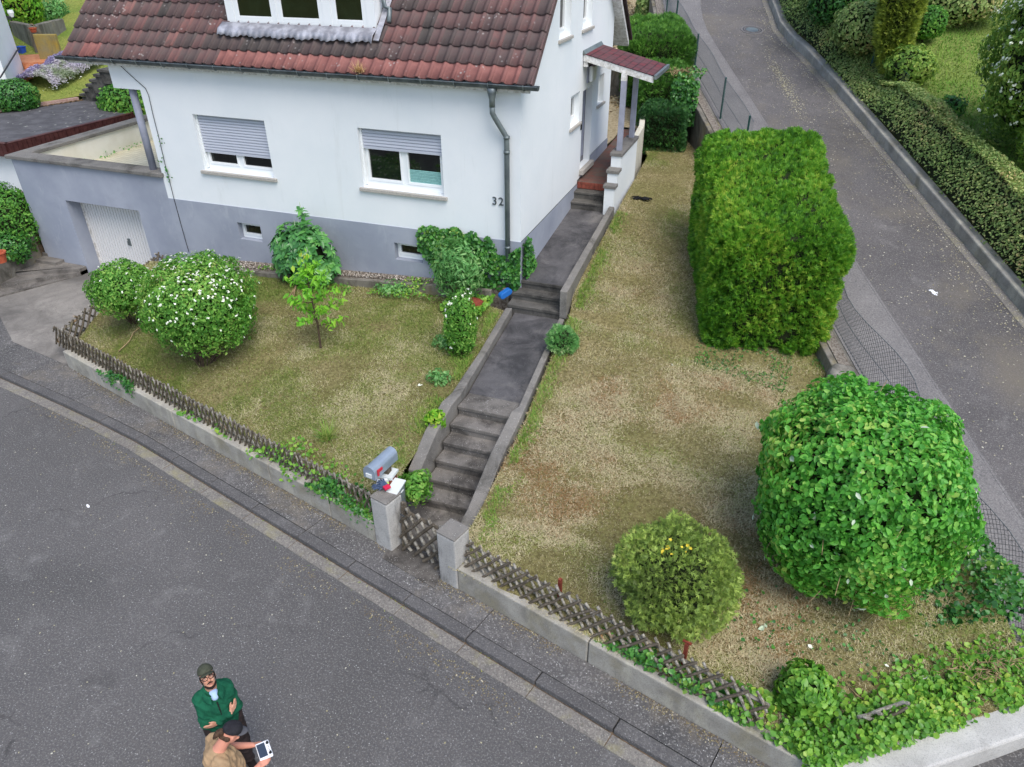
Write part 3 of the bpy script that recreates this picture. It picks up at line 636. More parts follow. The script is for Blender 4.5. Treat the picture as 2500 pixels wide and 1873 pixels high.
def window(parent, h, O, U, V, N, depth, sill=None, mull=True, shutter=None, fw=.07, split=None, blind=None):
    """frame, sashes, panes and the like inside opening h"""
    O, U, V, N = (np.array(a, float) for a in (O, U, V, N)); u0, u1, v0, v1 = h
    B = lambda mb, ua, ub, va, vb, n0, n1, mi=0: mb.hexa([O+U*u+V*v+N*n for n in (n0, n1) for u, v in ((ua, va), (ub, va), (ub, vb), (ua, vb))], mi)
    d = -depth
    wdw = MB()
    B(wdw, u0, u0+fw, v0, v1, d, d+.06); B(wdw, u1-fw, u1, v0, v1, d, d+.06); B(wdw, u0+fw, u1-fw, v0, v0+fw*1.5, d, d+.06); B(wdw, u0+fw, u1-fw, v1-fw, v1, d, d+.06)
    um = [(u0+u1)/2] if mull else []
    for x in um: B(wdw, x-fw*.75, x+fw*.75, v0+fw*1.5, v1-fw, d, d+.055)
    win = wdw.build('window', M['white_plastic'], parent, bevel=.006)
    edges = [u0+fw]+[e for x in um for e in (x-fw*.75, x+fw*.75)]+[u1-fw]
    sash = MB(); pane = MB()
    for a, b in zip(edges[0::2], edges[1::2]):
        s = .035; z0, z1 = v0+fw*1.5, v1-fw
        for (p, q, r, t) in ((a, a+s, z0, z1), (b-s, b, z0, z1), (a+s, b-s, z0, z0+s*1.3), (a+s, b-s, z1-s, z1)): B(sash, p, q, r, t, d+.01, d+.072)
        B(pane, a+s, b-s, z0+s*1.3, z1-s, d+.0, d+.03)
    sash.build('sash', M['white_plastic'], win, bevel=.004); pane.build('pane', M['glass'], win)
    if shutter:
        sh = MB(); k = int((v1-shutter)/.055); hgt = (v1-shutter)/k
        for i in range(k):
            a, b = shutter+i*hgt, shutter+(i+1)*hgt
            sh.hexa([O+U*u+V*v+N*n for u, (v, n) in [(uu, x) for uu in (u0+.012, u1-.012) for x in ((a-.001, d+.085), (b+.001, d+.085), (b-.001, d+.1), (a+.016, d+.106))]])
        B(sh, u0+.012, u1-.012, shutter-.05, shutter, d+.08, d+.105)
        sh.build('shutter', M['shutter_slats'], win)
        for a in (u0, u1-.035): gr = MB(); B(gr, a+.002, a+.033, v0+.04, v1-.002, d+.075, d+.125); gr.build('shutter_rail', M['white_plastic'], win)
    if blind:
        bl = MB(); a, b, c, e = blind; k = 9
        for i in range(k): B(bl, a, b, c+(e-c)*i/k+.003, c+(e-c)*(i+1)/k-.003, d+.031, d+.036+.006*(i % 2))
        bl.build('blind', M['pale_blind'], win)
    if sill:
        sl = MB(); th, out = sill; B(sl, u0-.07, u1+.07, v0-th, v0-.004, -depth+.065, out)
        sl.build('sill', M['granite_sill'], win, bevel=.008)
    return win
HX, HY = -4.4, 12.15
house = thing('house', (-8.5, 15.3, 1.2), 'white rendered house with dark red tiled roof and blue-grey plinth', 'house')
fr = ((0, HY, 0), (1, 0, 0), (0, 0, 1), (0, -1, 0)); ga = ((HX, 0, 0), (0, 1, 0), (0, 0, 1), (1, 0, 0))
W1, W2 = (-11.43, -9.70, 3.1, 4.22), (-7.63, -5.92, 3.13, 4.245)
B1, B2 = (-10.87, -10.28, 1.66, 2.035), (-7.075, -6.46, 1.72, 2.075)
G1, G2 = (14.25, 14.97, 5.6, 6.85), (15.83, 16.52, 5.6, 6.85)
P1, P2, DO = (15.17, 15.83, 3.8, 4.43), (17.33, 17.86, 3.84, 4.47), (16.06, 16.86, 2.72, 4.38)
RSL = .985; rz = lambda y: 5.255+(y-12.05)*RSL
wm = MB()
facade(wm, [(-12.62, 2.37), (-4.4, 2.43), (-4.4, 5.22), (-13.31, 5.22), (-13.31, 4.61), (-12.62, 4.61)], [W1, W2], *fr, .24)
facade(wm, [(12.15, 2.43), (15.88, 2.45), (15.88, 2.52), (16.06, 2.52), (16.06, 2.52), (16.87, 2.6), (16.87, 2.82), (18.52, 2.84), (18.52, rz(12.05+18.95-18.52)-.06), (15.5, rz(15.5)-.06), (12.15, rz(12.15)-.06)][:4]+[(16.87, 2.56), (16.87, 2.82), (18.52, 2.84), (18.52, 5.7), (15.5, rz(15.5)-.08), (12.15, rz(12.15)-.08)], [P1, P2, DO, G1, G2], *ga, .2)
wm.add([(-13.31, 12.15, 4.61), (-13.31, 18.5, 4.61), (-13.31, 18.5, 5.7), (-13.31, 15.5, 8.6), (-13.31, 12.15, 5.2)], [(0, 1, 2, 3, 4)])
wm.add([(-13.31, 12.15, 4.61), (-12.62, 12.15, 4.61), (-12.62, 18.5, 4.61), (-13.31, 18.5, 4.61)], [(0, 1, 2, 3)])
wm.add([(-12.62, 12.15, 2.3), (-12.62, 18.5, 2.3), (-12.62, 18.5, 4.61), (-12.62, 12.15, 4.61)], [(0, 1, 2, 3)])
wm.add([(-13.31, 18.5, 1), (HX, 18.52, 1), (HX, 18.52, 5.7), (-13.31, 18.5, 5.7)], [(0, 1, 2, 3)])
wm.build('wall', M['white_render'], house)
pm = MB(); fp = ((0, HY-.012, 0),)+fr[1:]; gp = ((HX+.012, 0, 0),)+ga[1:]
facade(pm, [(-12.62, .8), (-4.388, 1.0), (-4.388, 2.43), (-12.62, 2.37)], [B1, B2], *fp, .22)
facade(pm, [(12.138, 1.0), (16.0, 1.6), (16.0, 2.45), (12.138, 2.43)], [], *gp, .2)
facade(pm, [(16.87, 2.3), (18.53, 2.3), (18.53, 2.84), (16.87, 2.82)], [], *gp, .2)
pm.add([(-12.62, 12.15, 2.37), (-4.388, 12.15, 2.43), (-4.388, 12.138, 2.43), (-12.62, 12.138, 2.37)], [(0, 1, 2, 3)])
pm.build('plinth', M['plinth_paint'], house)
window(house, W1, *fr, .2, (.07, .06), shutter=3.5)
window(house, W2, *fr, .2, (.07, .06), shutter=3.9, blind=(-6.72, -6.02, 3.28, 3.52))
for b in (B1, B2): window(house, b, *fp, .19, None, mull=False, fw=.045)
for q in (P1, P2, G1, G2): window(house, q, *ga, .17, (.06, .05), mull=False)
# front door
dm = MB(); dm.box((HX-.2, 16.06, 2.72), (HX-.15, 16.86, 4.38)); dr = dm.build('door', M['brown_door'], house)
dm = MB()
for i in range(7): dm.box((HX-.15, 16.14+i*.095, 2.85), (HX-.14, 16.2+i*.095, 4.3))
dm.build('panel', M['grey_paint'], dr); dm = MB(); dm.tube([(HX-.12, 16.15, 3.6), (HX-.1, 16.15, 3.75), (HX-.12, 16.15, 3.9)], .012); dm.build('handle', M['zinc'], dr)
MB().box((HX-.16, 16.0, 2.6), (HX+.1, 16.93, 2.715)).build('door_sill', M['granite_sill'], house, bevel=.01)
lm = MB(); lm.box((HX+.002, 16.3, 4.5), (HX+.03, 16.72, 4.86)); lo = lm.build('porch_lamp', M['grey_paint'], house); lm = MB(); lm.box((HX+.03, 16.34, 4.52), (HX+.12, 16.68, 4.84)); lm.build('lamp_shade', M['white_plastic'], lo, bevel=.03)
MB().box((HX+.003, 15.95, 3.6), (HX+.03, 16.0, 3.78)).build('doorbell', M['black_plastic'], house, bevel=.006)
# roof tiles
EY, EZ = 12.0, 5.205; SN = np.array([0, -RSL, 1.]); SN /= np.linalg.norm(SN); SU = np.array([0, 1, RSL]); SU /= np.linalg.norm(SU)
XL, XR, TW, TL = -14.25, -4.17, .2216, .333
prof = [(0, .018), (.1, .0), (.45, -.004), (.62, .008), (.72, .036), (.84, .046), (.93, .036), (1.0, .018)]
V = []; Fq = []; RN_ = []; RD = []; ncol = int(round((XR-XL)/TW)); TW = (XR-XL)/ncol; g2 = np.random.default_rng(3)
for r in range(14):
    for c in range(ncol):
        x0_ = XL+c*TW; rv = np.clip(g2.normal(.47, .2), 0, 1); redt = 0
        if r == 0 and (x0_ > -10.55 and x0_ < -4.45 or -13.9 < x0_ < -13.5): redt = .85+.15*g2.random()
        if r == 3 and -5.9 < x0_ < -5.75: redt = 1
        if r == 1 and -10.9 < x0_ < -7.2: rv = g2.uniform(.0, .3)
        if c == ncol-1: rv = g2.uniform(.25, .5); redt = 0
        j = g2.normal(0, .004); k = len(V)
        for end in (0, 1, 2):
            for u, hgt in prof:
                s = r*TL-.012+j if end != 1 else (r+1)*TL+.02
                nh = hgt+(.034 if end == 0 else (-.002 if end == 1 else .008))
                V.append(np.array([x0_+u*TW, EY, EZ])+SU*s+SN*nh); RN_.append(rv); RD.append(redt)
        n = len(prof)
        for i in range(n-1):
            Fq.append((k+i, k+i+1, k+n+i+1, k+n+i)); Fq.append((k+2*n+i, k+2*n+i+1, k+i+1, k+i))
roof = bulk('roof', V, Fq, M['roof_tile'], house, RN_, smooth=False)
a = roof.data.attributes.new('red', 'FLOAT', 'POINT'); a.data.foreach_set('value', np.array(RD, np.float32))
# boarding under the tiles, rear slope, verge edges, soffits
rb = MB(); e = lambda y, dz: (y, rz(y)+dz)
def slab(mb, x0, x1, ya, za, yb, zb, th): mb.hexa([(x0, ya, za-th), (x1, ya, za-th), (x1, yb, zb-th), (x0, yb, zb-th), (x0, ya, za), (x1, ya, za), (x1, yb, zb), (x0, yb, zb)])
slab(rb, XL+.03, XR-.02, 12.02, rz(12.02)-.055, 15.5, rz(15.5)-.055, .1)
slab(rb, XL+.03, XR-.02, 19.3, 4.98, 15.5, rz(15.5)-.055, .12)
rb.box((XL+.03, 12.0, 5.11), (XR-.08, 12.149, 5.17))
rb.build('soffit', M['white_painted_wood'], house)
re_ = MB(); slab(re_, XL, XR+.05, 19.36, 5.06, 15.5, rz(15.5)+.03, .075); re_.build('rear_roof', M['tile_edge'], house)
ve = MB()
for r in range(14):
    s0, s1 = r*TL-.01, (r+1)*TL; p, q = np.array([XR, EY, EZ])+SU*s0, np.array([XR, EY, EZ])+SU*s1
    a_, b_ = SN*.045, SN*-.07
    ve.hexa([p+b_, p+b_+[.03, 0, 0], q+b_+[.03, 0, 0], q+b_, p+a_, p+a_+[.03, 0, 0], q+a_*.4+[.03, 0, 0], q+a_*.4])
ve.build('verge', M['roof_tile'], house)
# gutter
def trough(name, x0, x1, y, z, r, mat, parent):
    mb = MB(); ang = [math.pi+math.pi*i/10 for i in range(11)]
    pf = [(y+r*math.cos(a), z+r*math.sin(a)) for a in ang]+[(y+(r-.006)*math.cos(a), z+(r-.006)*math.sin(a)) for a in ang[::-1]]
    n = len(pf); mb.add([(x, p[0], p[1]) for x in (x0, x1) for p in pf], [(i, (i+1) % n, n+(i+1) % n, n+i) for i in range(n)])
    mb.add([(x, p[0], p[1]) for x in (x0, x1) for p in pf[:11]], [list(range(11)), list(range(11, 22))])
    mb.tube([(x0, y-r, z), (x1, y-r, z)], .011); return mb.build(name, M[mat], parent, smooth=False)
gut = trough('gutter', -14.36, -4.02, 11.935, 5.205, .072, 'dark_gutter', house)
for i in range(17):
    x = -14.1+i*.615; b = MB(); b.tube([(x, 11.935+.08*math.cos(t_), 5.205+.08*math.sin(t_)) for t_ in np.linspace(math.pi-.25, 2*math.pi, 9)], .009, 5); b.build('bracket', M['zinc'], gut)
dp = MB(); dx = -4.63
dp.lathe((-4.83, 11.935, 4.84), [(.05, 0), (.05, .12), (.075, .22), (.085, .3)], 14)
dp.tube([(-4.83, 11.935, 4.9), (-4.83, 11.94, 4.74), (-4.8, 11.97, 4.66), (-4.68, 12.05, 4.42), (-4.635, 12.075, 4.33), (dx, 12.075, 4.2), (dx, 12.075, 1.55)], .047, 12)
for z in (4.3, 4.05, 2.3): dp.tube([(dx, 12.075, z), (dx, 12.075, z+.05)], .056, 12)
dp.build('downpipe', M['zinc'], house, smooth=True)
# dormer
dmn = MB(); DW = [(-10.33, -9.4, 5.9, 7.4), (-9.36, -8.37, 5.9, 7.4), (-8.2, -7.47, 5.9, 7.4)]; df = ((0, 12.63, 0), (1, 0, 0), (0, 0, 1), (0, -1, 0))
facade(dmn, [(-10.5, 5.8), (-7.3, 5.8), (-7.3, 7.7), (-10.5, 7.7)], DW, *df, .06)
for x in (-10.5, -7.3): dmn.add([(x, 12.63, 5.8), (x, 14.6, 7.75), (x, 12.63, 7.7)], [(0, 1, 2)])
dmn.box((-10.75, 12.3, 7.7), (-7.05, 15.3, 7.85)); dormer = dmn.build('dormer', M['white_plastic'], house)
for q in DW:
    pn = MB(); pn.box((q[0]+.11, 12.66, q[2]+.09), (q[1]-.1, 12.68, q[3])); fm = MB()
    for a, b, c, d_ in ((q[0], q[0]+.11, q[2], q[3]), (q[1]-.1, q[1], q[2], q[3]), (q[0]+.11, q[1]-.1, q[2], q[2]+.09)): fm.box((a+.001, 12.64, c+.001), (b-.001, 12.687, d_-.001))
    f_ = fm.build('window', M['white_plastic'], dormer, bevel=.008); pn.build('pane', M['glass'], f_)
MB().box((-10.52, 12.585, 5.79), (-7.28, 12.628, 5.83)).build('dormer_sill', M['zinc'], dormer)
ap = MB(); L = []; Rr = []
for i in range(181):
    x = -10.6+i*3.34/180; ph = ((x-XL)/TW) % 1; hgt = np.interp(ph, [p[0] for p in prof], [p[1] for p in prof])
    L.append(np.array([x, 12.625, 5.85])+SN*.045); Rr.append(np.array([x, EY, EZ])+SU*(.585+.014*math.sin(i*.9)+.02*math.sin(i*.23))+SN*(.088+.004*math.sin(i*.5)))
Md = [a_*.4+b_*.6+SN*.045 for a_, b_ in zip(L, Rr)]; n = len(L); ap.add([*L, *Md, *Rr], [(j*n+i, j*n+i+1, (j+1)*n+i+1, (j+1)*n+i) for j in (0, 1) for i in range(n-1)]); apo = ap.build('lead_apron', M['lead'], dormer, smooth=True); t_ = apo.modifiers.new('t', 'SOLIDIFY'); t_.thickness = .006
fl = MB(); fl.ribbon([np.array([-7.27, EY, EZ])+SU*s+SN*.06 for s in (.66, 1.5, 3)], [np.array([-7.16, EY, EZ])+SU*s+SN*.055 for s in (.66, 1.5, 3)], .01); fl.build('lead_flashing', M['lead'], dormer)
pp = MB(); c = np.array([-7.12, EY, EZ])
pp.tube([c+SU*1.55+[-.14, -.25, .2], c+SU*1.35+[-.08, -.14, .05], c+SU*1.2+[0, 0, .12], c+SU*.95+[.06, 0, .1]], .042, 10); pp.build('dormer_pipe', M['zinc'], dormer, smooth=True)
# house number
for ch, x in (('3', -4.955), ('2', -4.83)):
    cu = bpy.data.curves.new('digit', 'FONT'); cu.body = ch; cu.size = .21; cu.extrude = .008
    tmp = bpy.data.objects.new('digit', cu); COL.objects.link(tmp); dg = bpy.context.evaluated_depsgraph_get(); me = bpy.data.meshes.new_from_object(tmp.evaluated_get(dg)); bpy.data.objects.remove(tmp)
    me.materials.clear(); o = link_mesh('house_number', me, M['dark_gutter'], house); o.rotation_euler = (math.pi/2, 0, 0); o.location = Vector((x, HY-.012, 3.09))-house.location
# porch: floor, wing wall, posts, canopy
pf = MB(); pf.prism([(HX+.015, 15.86), (-3.62, 15.86), (-3.6, 17.2), (-3.95, 20.2), (HX+.015, 20.2)], 1.5, [2.5, 2.5, 2.56, 2.68, 2.68]); pf.build('porch_floor', M['clinker'], house)
sv = MB()
for i in range(9): sv.box((HX+.02+i*.1, 15.84, 2.36), (HX+.112+i*.1, 15.862, 2.497))
sv.build('brick_edge', M['brick_red'], house)
ww = MB(); sg = [(15.27, 15.47, 2.6), (15.47, 15.73, 2.87), (15.73, 17.35, 3.17)]; cp = MB()
for i, (a, b, z) in enumerate(sg):
    ww.box((-3.62, a, 1.7), (-3.4, b, z)); cp.box((-3.65, a-.03, z+.001), (-3.37, b-(.0 if i == 2 else .004), z+.07))
ww.build('porch_wall', M['white_render'], house); cp.build('wall_cap', M['parapet_cap'], house, bevel=.008)
for y in (15.96, 17.16):
    pst = MB(); pst.box((-3.56, y-.055, 3.24), (-3.45, y+.055, 4.74)); pst.build('porch_post', M['grey_paint'], house, bevel=.006)
MB().box((-3.562, 15.903, 4.66), (-3.448, 16.017, 4.83)).build('post_head', M['white_painted_wood'], house)
cz = lambda x: 5.13+(x+4.4)*-.235
ca = MB()
for y in (15.93, 17.28): ca.hexa([(-4.39, y, cz(-4.39)-.13), (-2.9, y, cz(-2.9)-.13), (-2.9, y+.05, cz(-2.9)-.13), (-4.39, y+.05, cz(-4.39)-.13), (-4.39, y, cz(-4.39)), (-2.9, y, cz(-2.9)), (-2.9, y+.05, cz(-2.9)), (-4.39, y+.05, cz(-4.39))])
ca.box((-4.388, 15.95, cz(-4.4)-.25), (-4.3, 16.06, cz(-4.4)-.14))
cno = ca.build('canopy', M['white_painted_wood'], house, bevel=.005)
cr_ = MB(); cr_.hexa([(-4.39, 15.97, cz(-4.39)-.02), (-2.88, 15.97, cz(-2.88)-.02), (-2.88, 17.3, cz(-2.88)-.02), (-4.39, 17.3, cz(-4.39)-.02)]+[(x, y, cz(x)+.02) for x, y in ((-4.39, 15.91), (-2.88, 15.91), (-2.88, 17.34), (-4.39, 17.34))])
cr_.build('canopy_roof', M['bitumen_shingle'], cno)
MB().hexa([(-4.395, 15.9, cz(-4.4)+.01), (-4.33, 15.9, cz(-4.33)+.022), (-4.33, 17.35, cz(-4.33)+.022), (-4.395, 17.35, cz(-4.4)+.01), (-4.395, 15.9, cz(-4.4)+.07), (-4.38, 15.9, cz(-4.4)+.07), (-4.38, 17.35, cz(-4.4)+.07), (-4.395, 17.35, cz(-4.4)+.07)]).build('canopy_flashing', M['zinc'], cno)
MB().box((-2.885, 15.9, cz(-2.88)-.05), (-2.83, 17.35, cz(-2.88)+.03)).build('canopy_gutter', M['zinc'], cno)
# thin cable down the facade
cab = MB(); z1 = lambda x, y: (x/3.156, y/3.156)
def fy(p, y=12.13): d = ray(*p); return C0+d*(y/d[1])
cpts = [fy(z1(860, 412), 12.0)]+[fy(z1(*p)) for p in ((900, 480), (1000, 575), (1120, 680), (1145, 735), (1180, 890), (1230, 1085), (1270, 1260), (1300, 1370), (1340, 1530), (1370, 1640))]+[fy((x/3.156, 450+y/3.156), 12.12) for x, y in ((1400, 330), (1440, 470), (1455, 520))]
cab.tube(cpts, .007, 5); cab.build('cable', M['dark_metal'], house)
ivl = [c for c in (cpts[6], cpts[7], cpts[8]) for _ in range(7)]; P = np.array(ivl)+rng.normal(0, [.05, .005, .09], (len(ivl), 3)); P[:, 1] = 12.11
V, Fa, r = leaves(P, np.tile([0, -1., .3], (len(P), 1)), .06, .8); tag(bulk('ivy_sprig', V, Fa, G_IVY, None, r), 'few small ivy leaves climbing a cable on the white facade', 'ivy')
# ================================================================ garage with roof terrace
gar = thing('garage', (-15, 14, 0), 'blue-grey garage with white ribbed door and roof terrace above', 'garage')
gm_ = MB(); gx0 = -17.1
facade(gm_, [(gx0, -.05), (-12.62, -.05), (-12.62, 2.84), (gx0, 2.84)], [(-15.79, -13.59, -.05, 1.97)], (0, HY+.0, 0), (1, 0, 0), (0, 0, 1), (0, -1, 0), .45)
gm_.add([(gx0, 12.15, -.05), (gx0, 16.5, -.05), (gx0, 16.5, 2.84), (gx0, 12.15, 2.84)], [(0, 1, 2, 3)])
gm_.build('wall', M['plinth_paint'], gar)
MB().box((-15.785, 12.5, .11), (-15.77, 12.6, 1.96)).build('door_frame', M['white_painted_wood'], gar)
gd = MB(); n = 26; w_ = 2.19/n
for i in range(n):
    x = -15.785+i*w_; gd.box((x+.004, 12.553, .15), (x+w_-.02, 12.585, 1.97))
gd.box((-15.785, 12.572, .15), (-13.595, 12.6, 1.97)); gdo = gd.build('garage_door', M['garage_door_paint'], gar)
hm = MB(); hm.box((-14.66, 12.54, .85), (-14.58, 12.559, 1.03)); hm.tube([(-14.62, 12.545, .98), (-14.62, 12.5, .98), (-14.62, 12.49, .88)], .011); hm.build('handle', M['zinc'], gdo)
ins = MB(); ins.box((gx0+.012, 12.4, 2.0), (-12.64, 12.41, 2.84)); ins.box((gx0+.25, 12.41, 2.0), (gx0+.26, 16.4, 2.84)); ins.box((gx0, 16.4, 1.5), (-12.63, 16.6, 2.84)); ins.build('parapet', M['cream_render'], gar)
tf = MB(); tf.box((gx0+.05, 12.3, 2.1), (-12.63, 16.45, 2.3)); tf.build('terrace_floor', M['cream_tile'], gar)
pc = MB(); pc.box((gx0-.07, 12.06, 2.842), (-12.58, 12.46, 2.925)); pc.box((gx0-.07, 12.461, 2.842), (gx0+.31, 16.65, 2.925)); pc.build('parapet_cap', M['parapet_cap'], gar, bevel=.012)
cl = MB(); cl.tube([(-12.98, 12.3, 2.92), (-12.98, 12.3, 4.612)], .075, 18); cl.build('column', M['grey_paint'], gar, smooth=True)
# weeds at the foot of the terrace parapet
P = np.stack([np.full(60, gx0+.3)+rng.random(60)*.12, rng.uniform(13.2, 16.2, 60), np.full(60, 2.31)], 1); P[:, 2] += rng.random(60)*.12
V, Fa, r = leaves(P, rng.normal(size=(60, 3))+[0, 0, 1], .07, .6); tag(bulk('terrace_weeds', V, Fa, G_ELD, None, r), 'sparse weeds along the cream parapet of the terrace', 'weeds')
# ================================================================ front garden wall, pillars, fences, gate
def wall_run(name, s0, s1, joints, label, z=.45, zend=None):
    mb = MB(); cuts = [s0]+joints+[s1]; ze = zend or z
    for a, b in zip(cuts[:-1], cuts[1:]):
        za = z+(ze-z)*(a-s0)/(s1-s0); zb = z+(ze-z)*(b-s0)/(s1-s0)
        mb.prism([wl(a+.006, 0)[:2], wl(b-.006, 0)[:2], wl(b-.006, .22)[:2], wl(a+.006, .22)[:2]], -.05, [za, zb, zb, za])
    return tag(mb.build(name, M['wall_concrete'], bevel=.018), label, 'wall')
SP1, SP2 = 8.42, 9.6
wall_run('garden_wall', 0, SP1-.0, [1.08, 3.62, 6.15, 7.5], 'long concrete garden wall left of the gate below the lattice fence', .43)
wall_run('garden_wall', SP2+.3, WLEN+.6, [11.85], 'concrete garden wall right of the gate below the leaning fence', .45, .4)
def pillar(s, label):
    mb = MB(); a = wl(s, -.015); mb.obox(wl(s+.15, .135, .455), WD*.15, WN*.15, (0, 0, .455)); o = mb.build('gate_pillar', M['pillar_concrete'], bevel=.018)
    cap = MB(); cap.obox(wl(s+.15, .135, .93), WD*.152, WN*.152, (0, 0, .014)); c = cap.build('cap', M['coping_concrete'], o, bevel=.012); return tag(o, label, 'pillar')
pillar(8.43, 'square concrete gate pillar carrying the gloves, left of the gate'); pillar(9.6, 'square concrete gate pillar with bare stained top, right of the gate')
# corner wall turning into the lane
CA, CB = np.array([1.5, 4.6]), np.array([4.27, 6.63]); cdv = (CB-CA)/np.linalg.norm(CB-CA); cn = np.array([-cdv[1], cdv[0]])
mb = MB(); mb.prism([CA, CB, CB+cn*.42, CA+cn*.42], -.05, [.4, .5, .5, .4])
t_ = tag(mb.build('garden_wall', M['coping_concrete'], bevel=.03), 'broad pale gritty wall rounding the street corner under ivy', 'wall')
t_.data.materials[0] = M['pale_grit']
def stick(mb, a, b, r, mi=0):
    a, b = Vector(a), Vector(b); n = 4; pts = [a.lerp(b, i/n)+Vector(rng.normal(0, r*.25, 3)) for i in range(n+1)]; mb.tube(pts, [r*rng.uniform(.85, 1.1) for _ in pts], 6, mi)
def lattice(root, p0, p1, h0, h1, sp, back, lean, rs=.02, skip=0., tilt=1.0):
    """two layers of crossed half-round stakes between ground points p0 and p1"""
    p0, p1 = np.array(p0, float), np.array(p1, float); L = np.linalg.norm((p1-p0)[:2]); u = (p1-p0)/L; b = np.array([-u[1], u[0], 0])
    f = MB(); r = MB(); rails = MB(); H = h1
    at_ = lambda s, z, o: p0+u*s+np.array([0, 0, z])+b*(o+lean*z)
    k = int(L/sp)
    for i in range(-2, k+1):
        s = i*sp+rng.normal(0, .008); d = H*tilt
        for (mbx, o, sg) in ((f, -.022, 1), (r, .014, -1)):
            a0, a1 = (s, s+d) if sg > 0 else (s+d, s); z0, z1 = h0, H+rng.normal(0, .012)
            lo, hi = 0, 1                                        # trim the stake at the ends of the run
            for e in (0, L):
                if (a0-e)*(a1-e) < 0:
                    tt = (e-a0)/(a1-a0)
                    if (e == 0) == (a0 < a1): lo = max(lo, tt)
                    else: hi = min(hi, tt)
            if max(a0, a1) <= 0 or min(a0, a1) >= L or hi-lo < .15 or rng.random() < skip: continue
            q = lambda w_: at_(a0+(a1-a0)*w_, z0+(z1-z0)*w_, o)
            stick(mbx, q(lo), q(hi), rs)
    for z in (h0+.1, H-.1): stick(rails, at_(0, z, .05), at_(L, z, .05), rs*1.15)
    f.build('front_stakes', M['fence_wood'], root); r.build('rear_stakes', M['lichen_wood'], root); rails.build('rails', M['lichen_wood'], root)
fl = thing('lattice_fence', wl(4, .15, .43), 'low weathered lattice fence on the wall left of the gate', 'fence')
lattice(fl, wl(-.42, .12, .43), wl(8.4, .12, .42), -.03, .36, .12, 0, .12, .0155, .0, .45)
for s in (.4, 2.5, 4.6, 6.7): MB().obox(wl(s, .2, .5), WD*.02, WN*.02, (0, 0, .26)).build('post', M['fence_wood'], fl)
fr_ = thing('lattice_fence', wl(11.5, .15, .43), 'leaning lichen-grey lattice fence on the wall right of the gate', 'fence')
lattice(fr_, wl(9.93, .1, .44), wl(13.85, .1, .4), -.02, .33, .145, 0, .42, .018, .04, 1.1)
for s, h in ((11.25, .6), (12.88, .62)): MB().obox(wl(s, .33, .5), WD*.02, WN*.02, (0, 0, h*.5)).build('post', M['iron_rust'], fr_)
ft = MB(); ft.obox(wl(12.88, .33, .83), WD*.05, WN*.012, (0, 0, .012)); ft.build('post_head', M['iron_rust'], fr_)
fs = thing('lattice_fence', (-12.9, 10, .6), 'lattice fence running up the driveway beside the flowering bushes', 'fence')
lattice(fs, (-12.56, 8.72, .42), (-13.16, 12.05, .62), .0, .48, .2, 0, 0., .022, 0, 1.0)
# neighbour's lattice piece by the fan steps
nf = thing('lattice_fence', (-17.6, 13, 1.2), 'dark lattice fence between the garage and the far-left bushes', 'fence')
a_, b_ = gz(30, 500, 1.0), gz(78, 470, 1.2); lattice(nf, (-18.6, 12.6, 1.0), (-17.2, 13.0, 1.2), 0, .75, .17, 0, 0, .022, 0, 1.0)
# gate
gt = thing('garden_gate', wl(9.15, .1, .1), 'wooden lattice garden gate hanging between two concrete pillars', 'gate')
G0, G1_ = 8.76, 9.58
g_f = MB(); g_r = MB(); g_x = MB()
ga_ = lambda s, z, o: np.array(wl(s, .12+o+.16*z, .1+z))
H = .66
for i in range(7):
    s = G0-.32+i*.2
    for mbx, o, sg in ((g_f, -.03, 1), (g_r, .012, -1)):
        a0, a1 = (s, s+.52) if sg > 0 else (s+.52, s); lo, hi = 0, 1
        for e in (G0+.02, G1_-.02):
            if (a0-e)*(a1-e) < 0:
                tt = (e-a0)/(a1-a0)
                if (e < 9.1) == (a0 < a1): lo = max(lo, tt)
                else: hi = min(hi, tt)
        if max(a0, a1) < G0 or min(a0, a1) > G1_ or hi-lo < .12: continue
        q = lambda w_: ga_(a0+(a1-a0)*w_, H*w_, o); stick(mbx, q(lo), q(hi), .024)
for z in (.1, .56): stick(g_x, ga_(G0+.02, z, .05), ga_(G1_-.02, z, .05), .026)
g_x.obox(ga_(G0+.04, .35, .03), WD*.035, WN*.02, (0, .05, .36)); g_x.obox(ga_(G1_-.03, .33, .03), WD*.03, WN*.02, (0, .05, .33))
g_f.build('front_stakes', M['fence_wood'], gt); g_r.build('rear_stakes', M['lichen_wood'], gt); g_x.build('gate_frame', M['fence_wood'], gt)
MB().tube([ga_(G0+.03, .55, -.03), ga_(G0+.06, .6, -.07), ga_(G0+.12, .58, -.06)], .012, 6).build('latch', M['dark_metal'], gt)
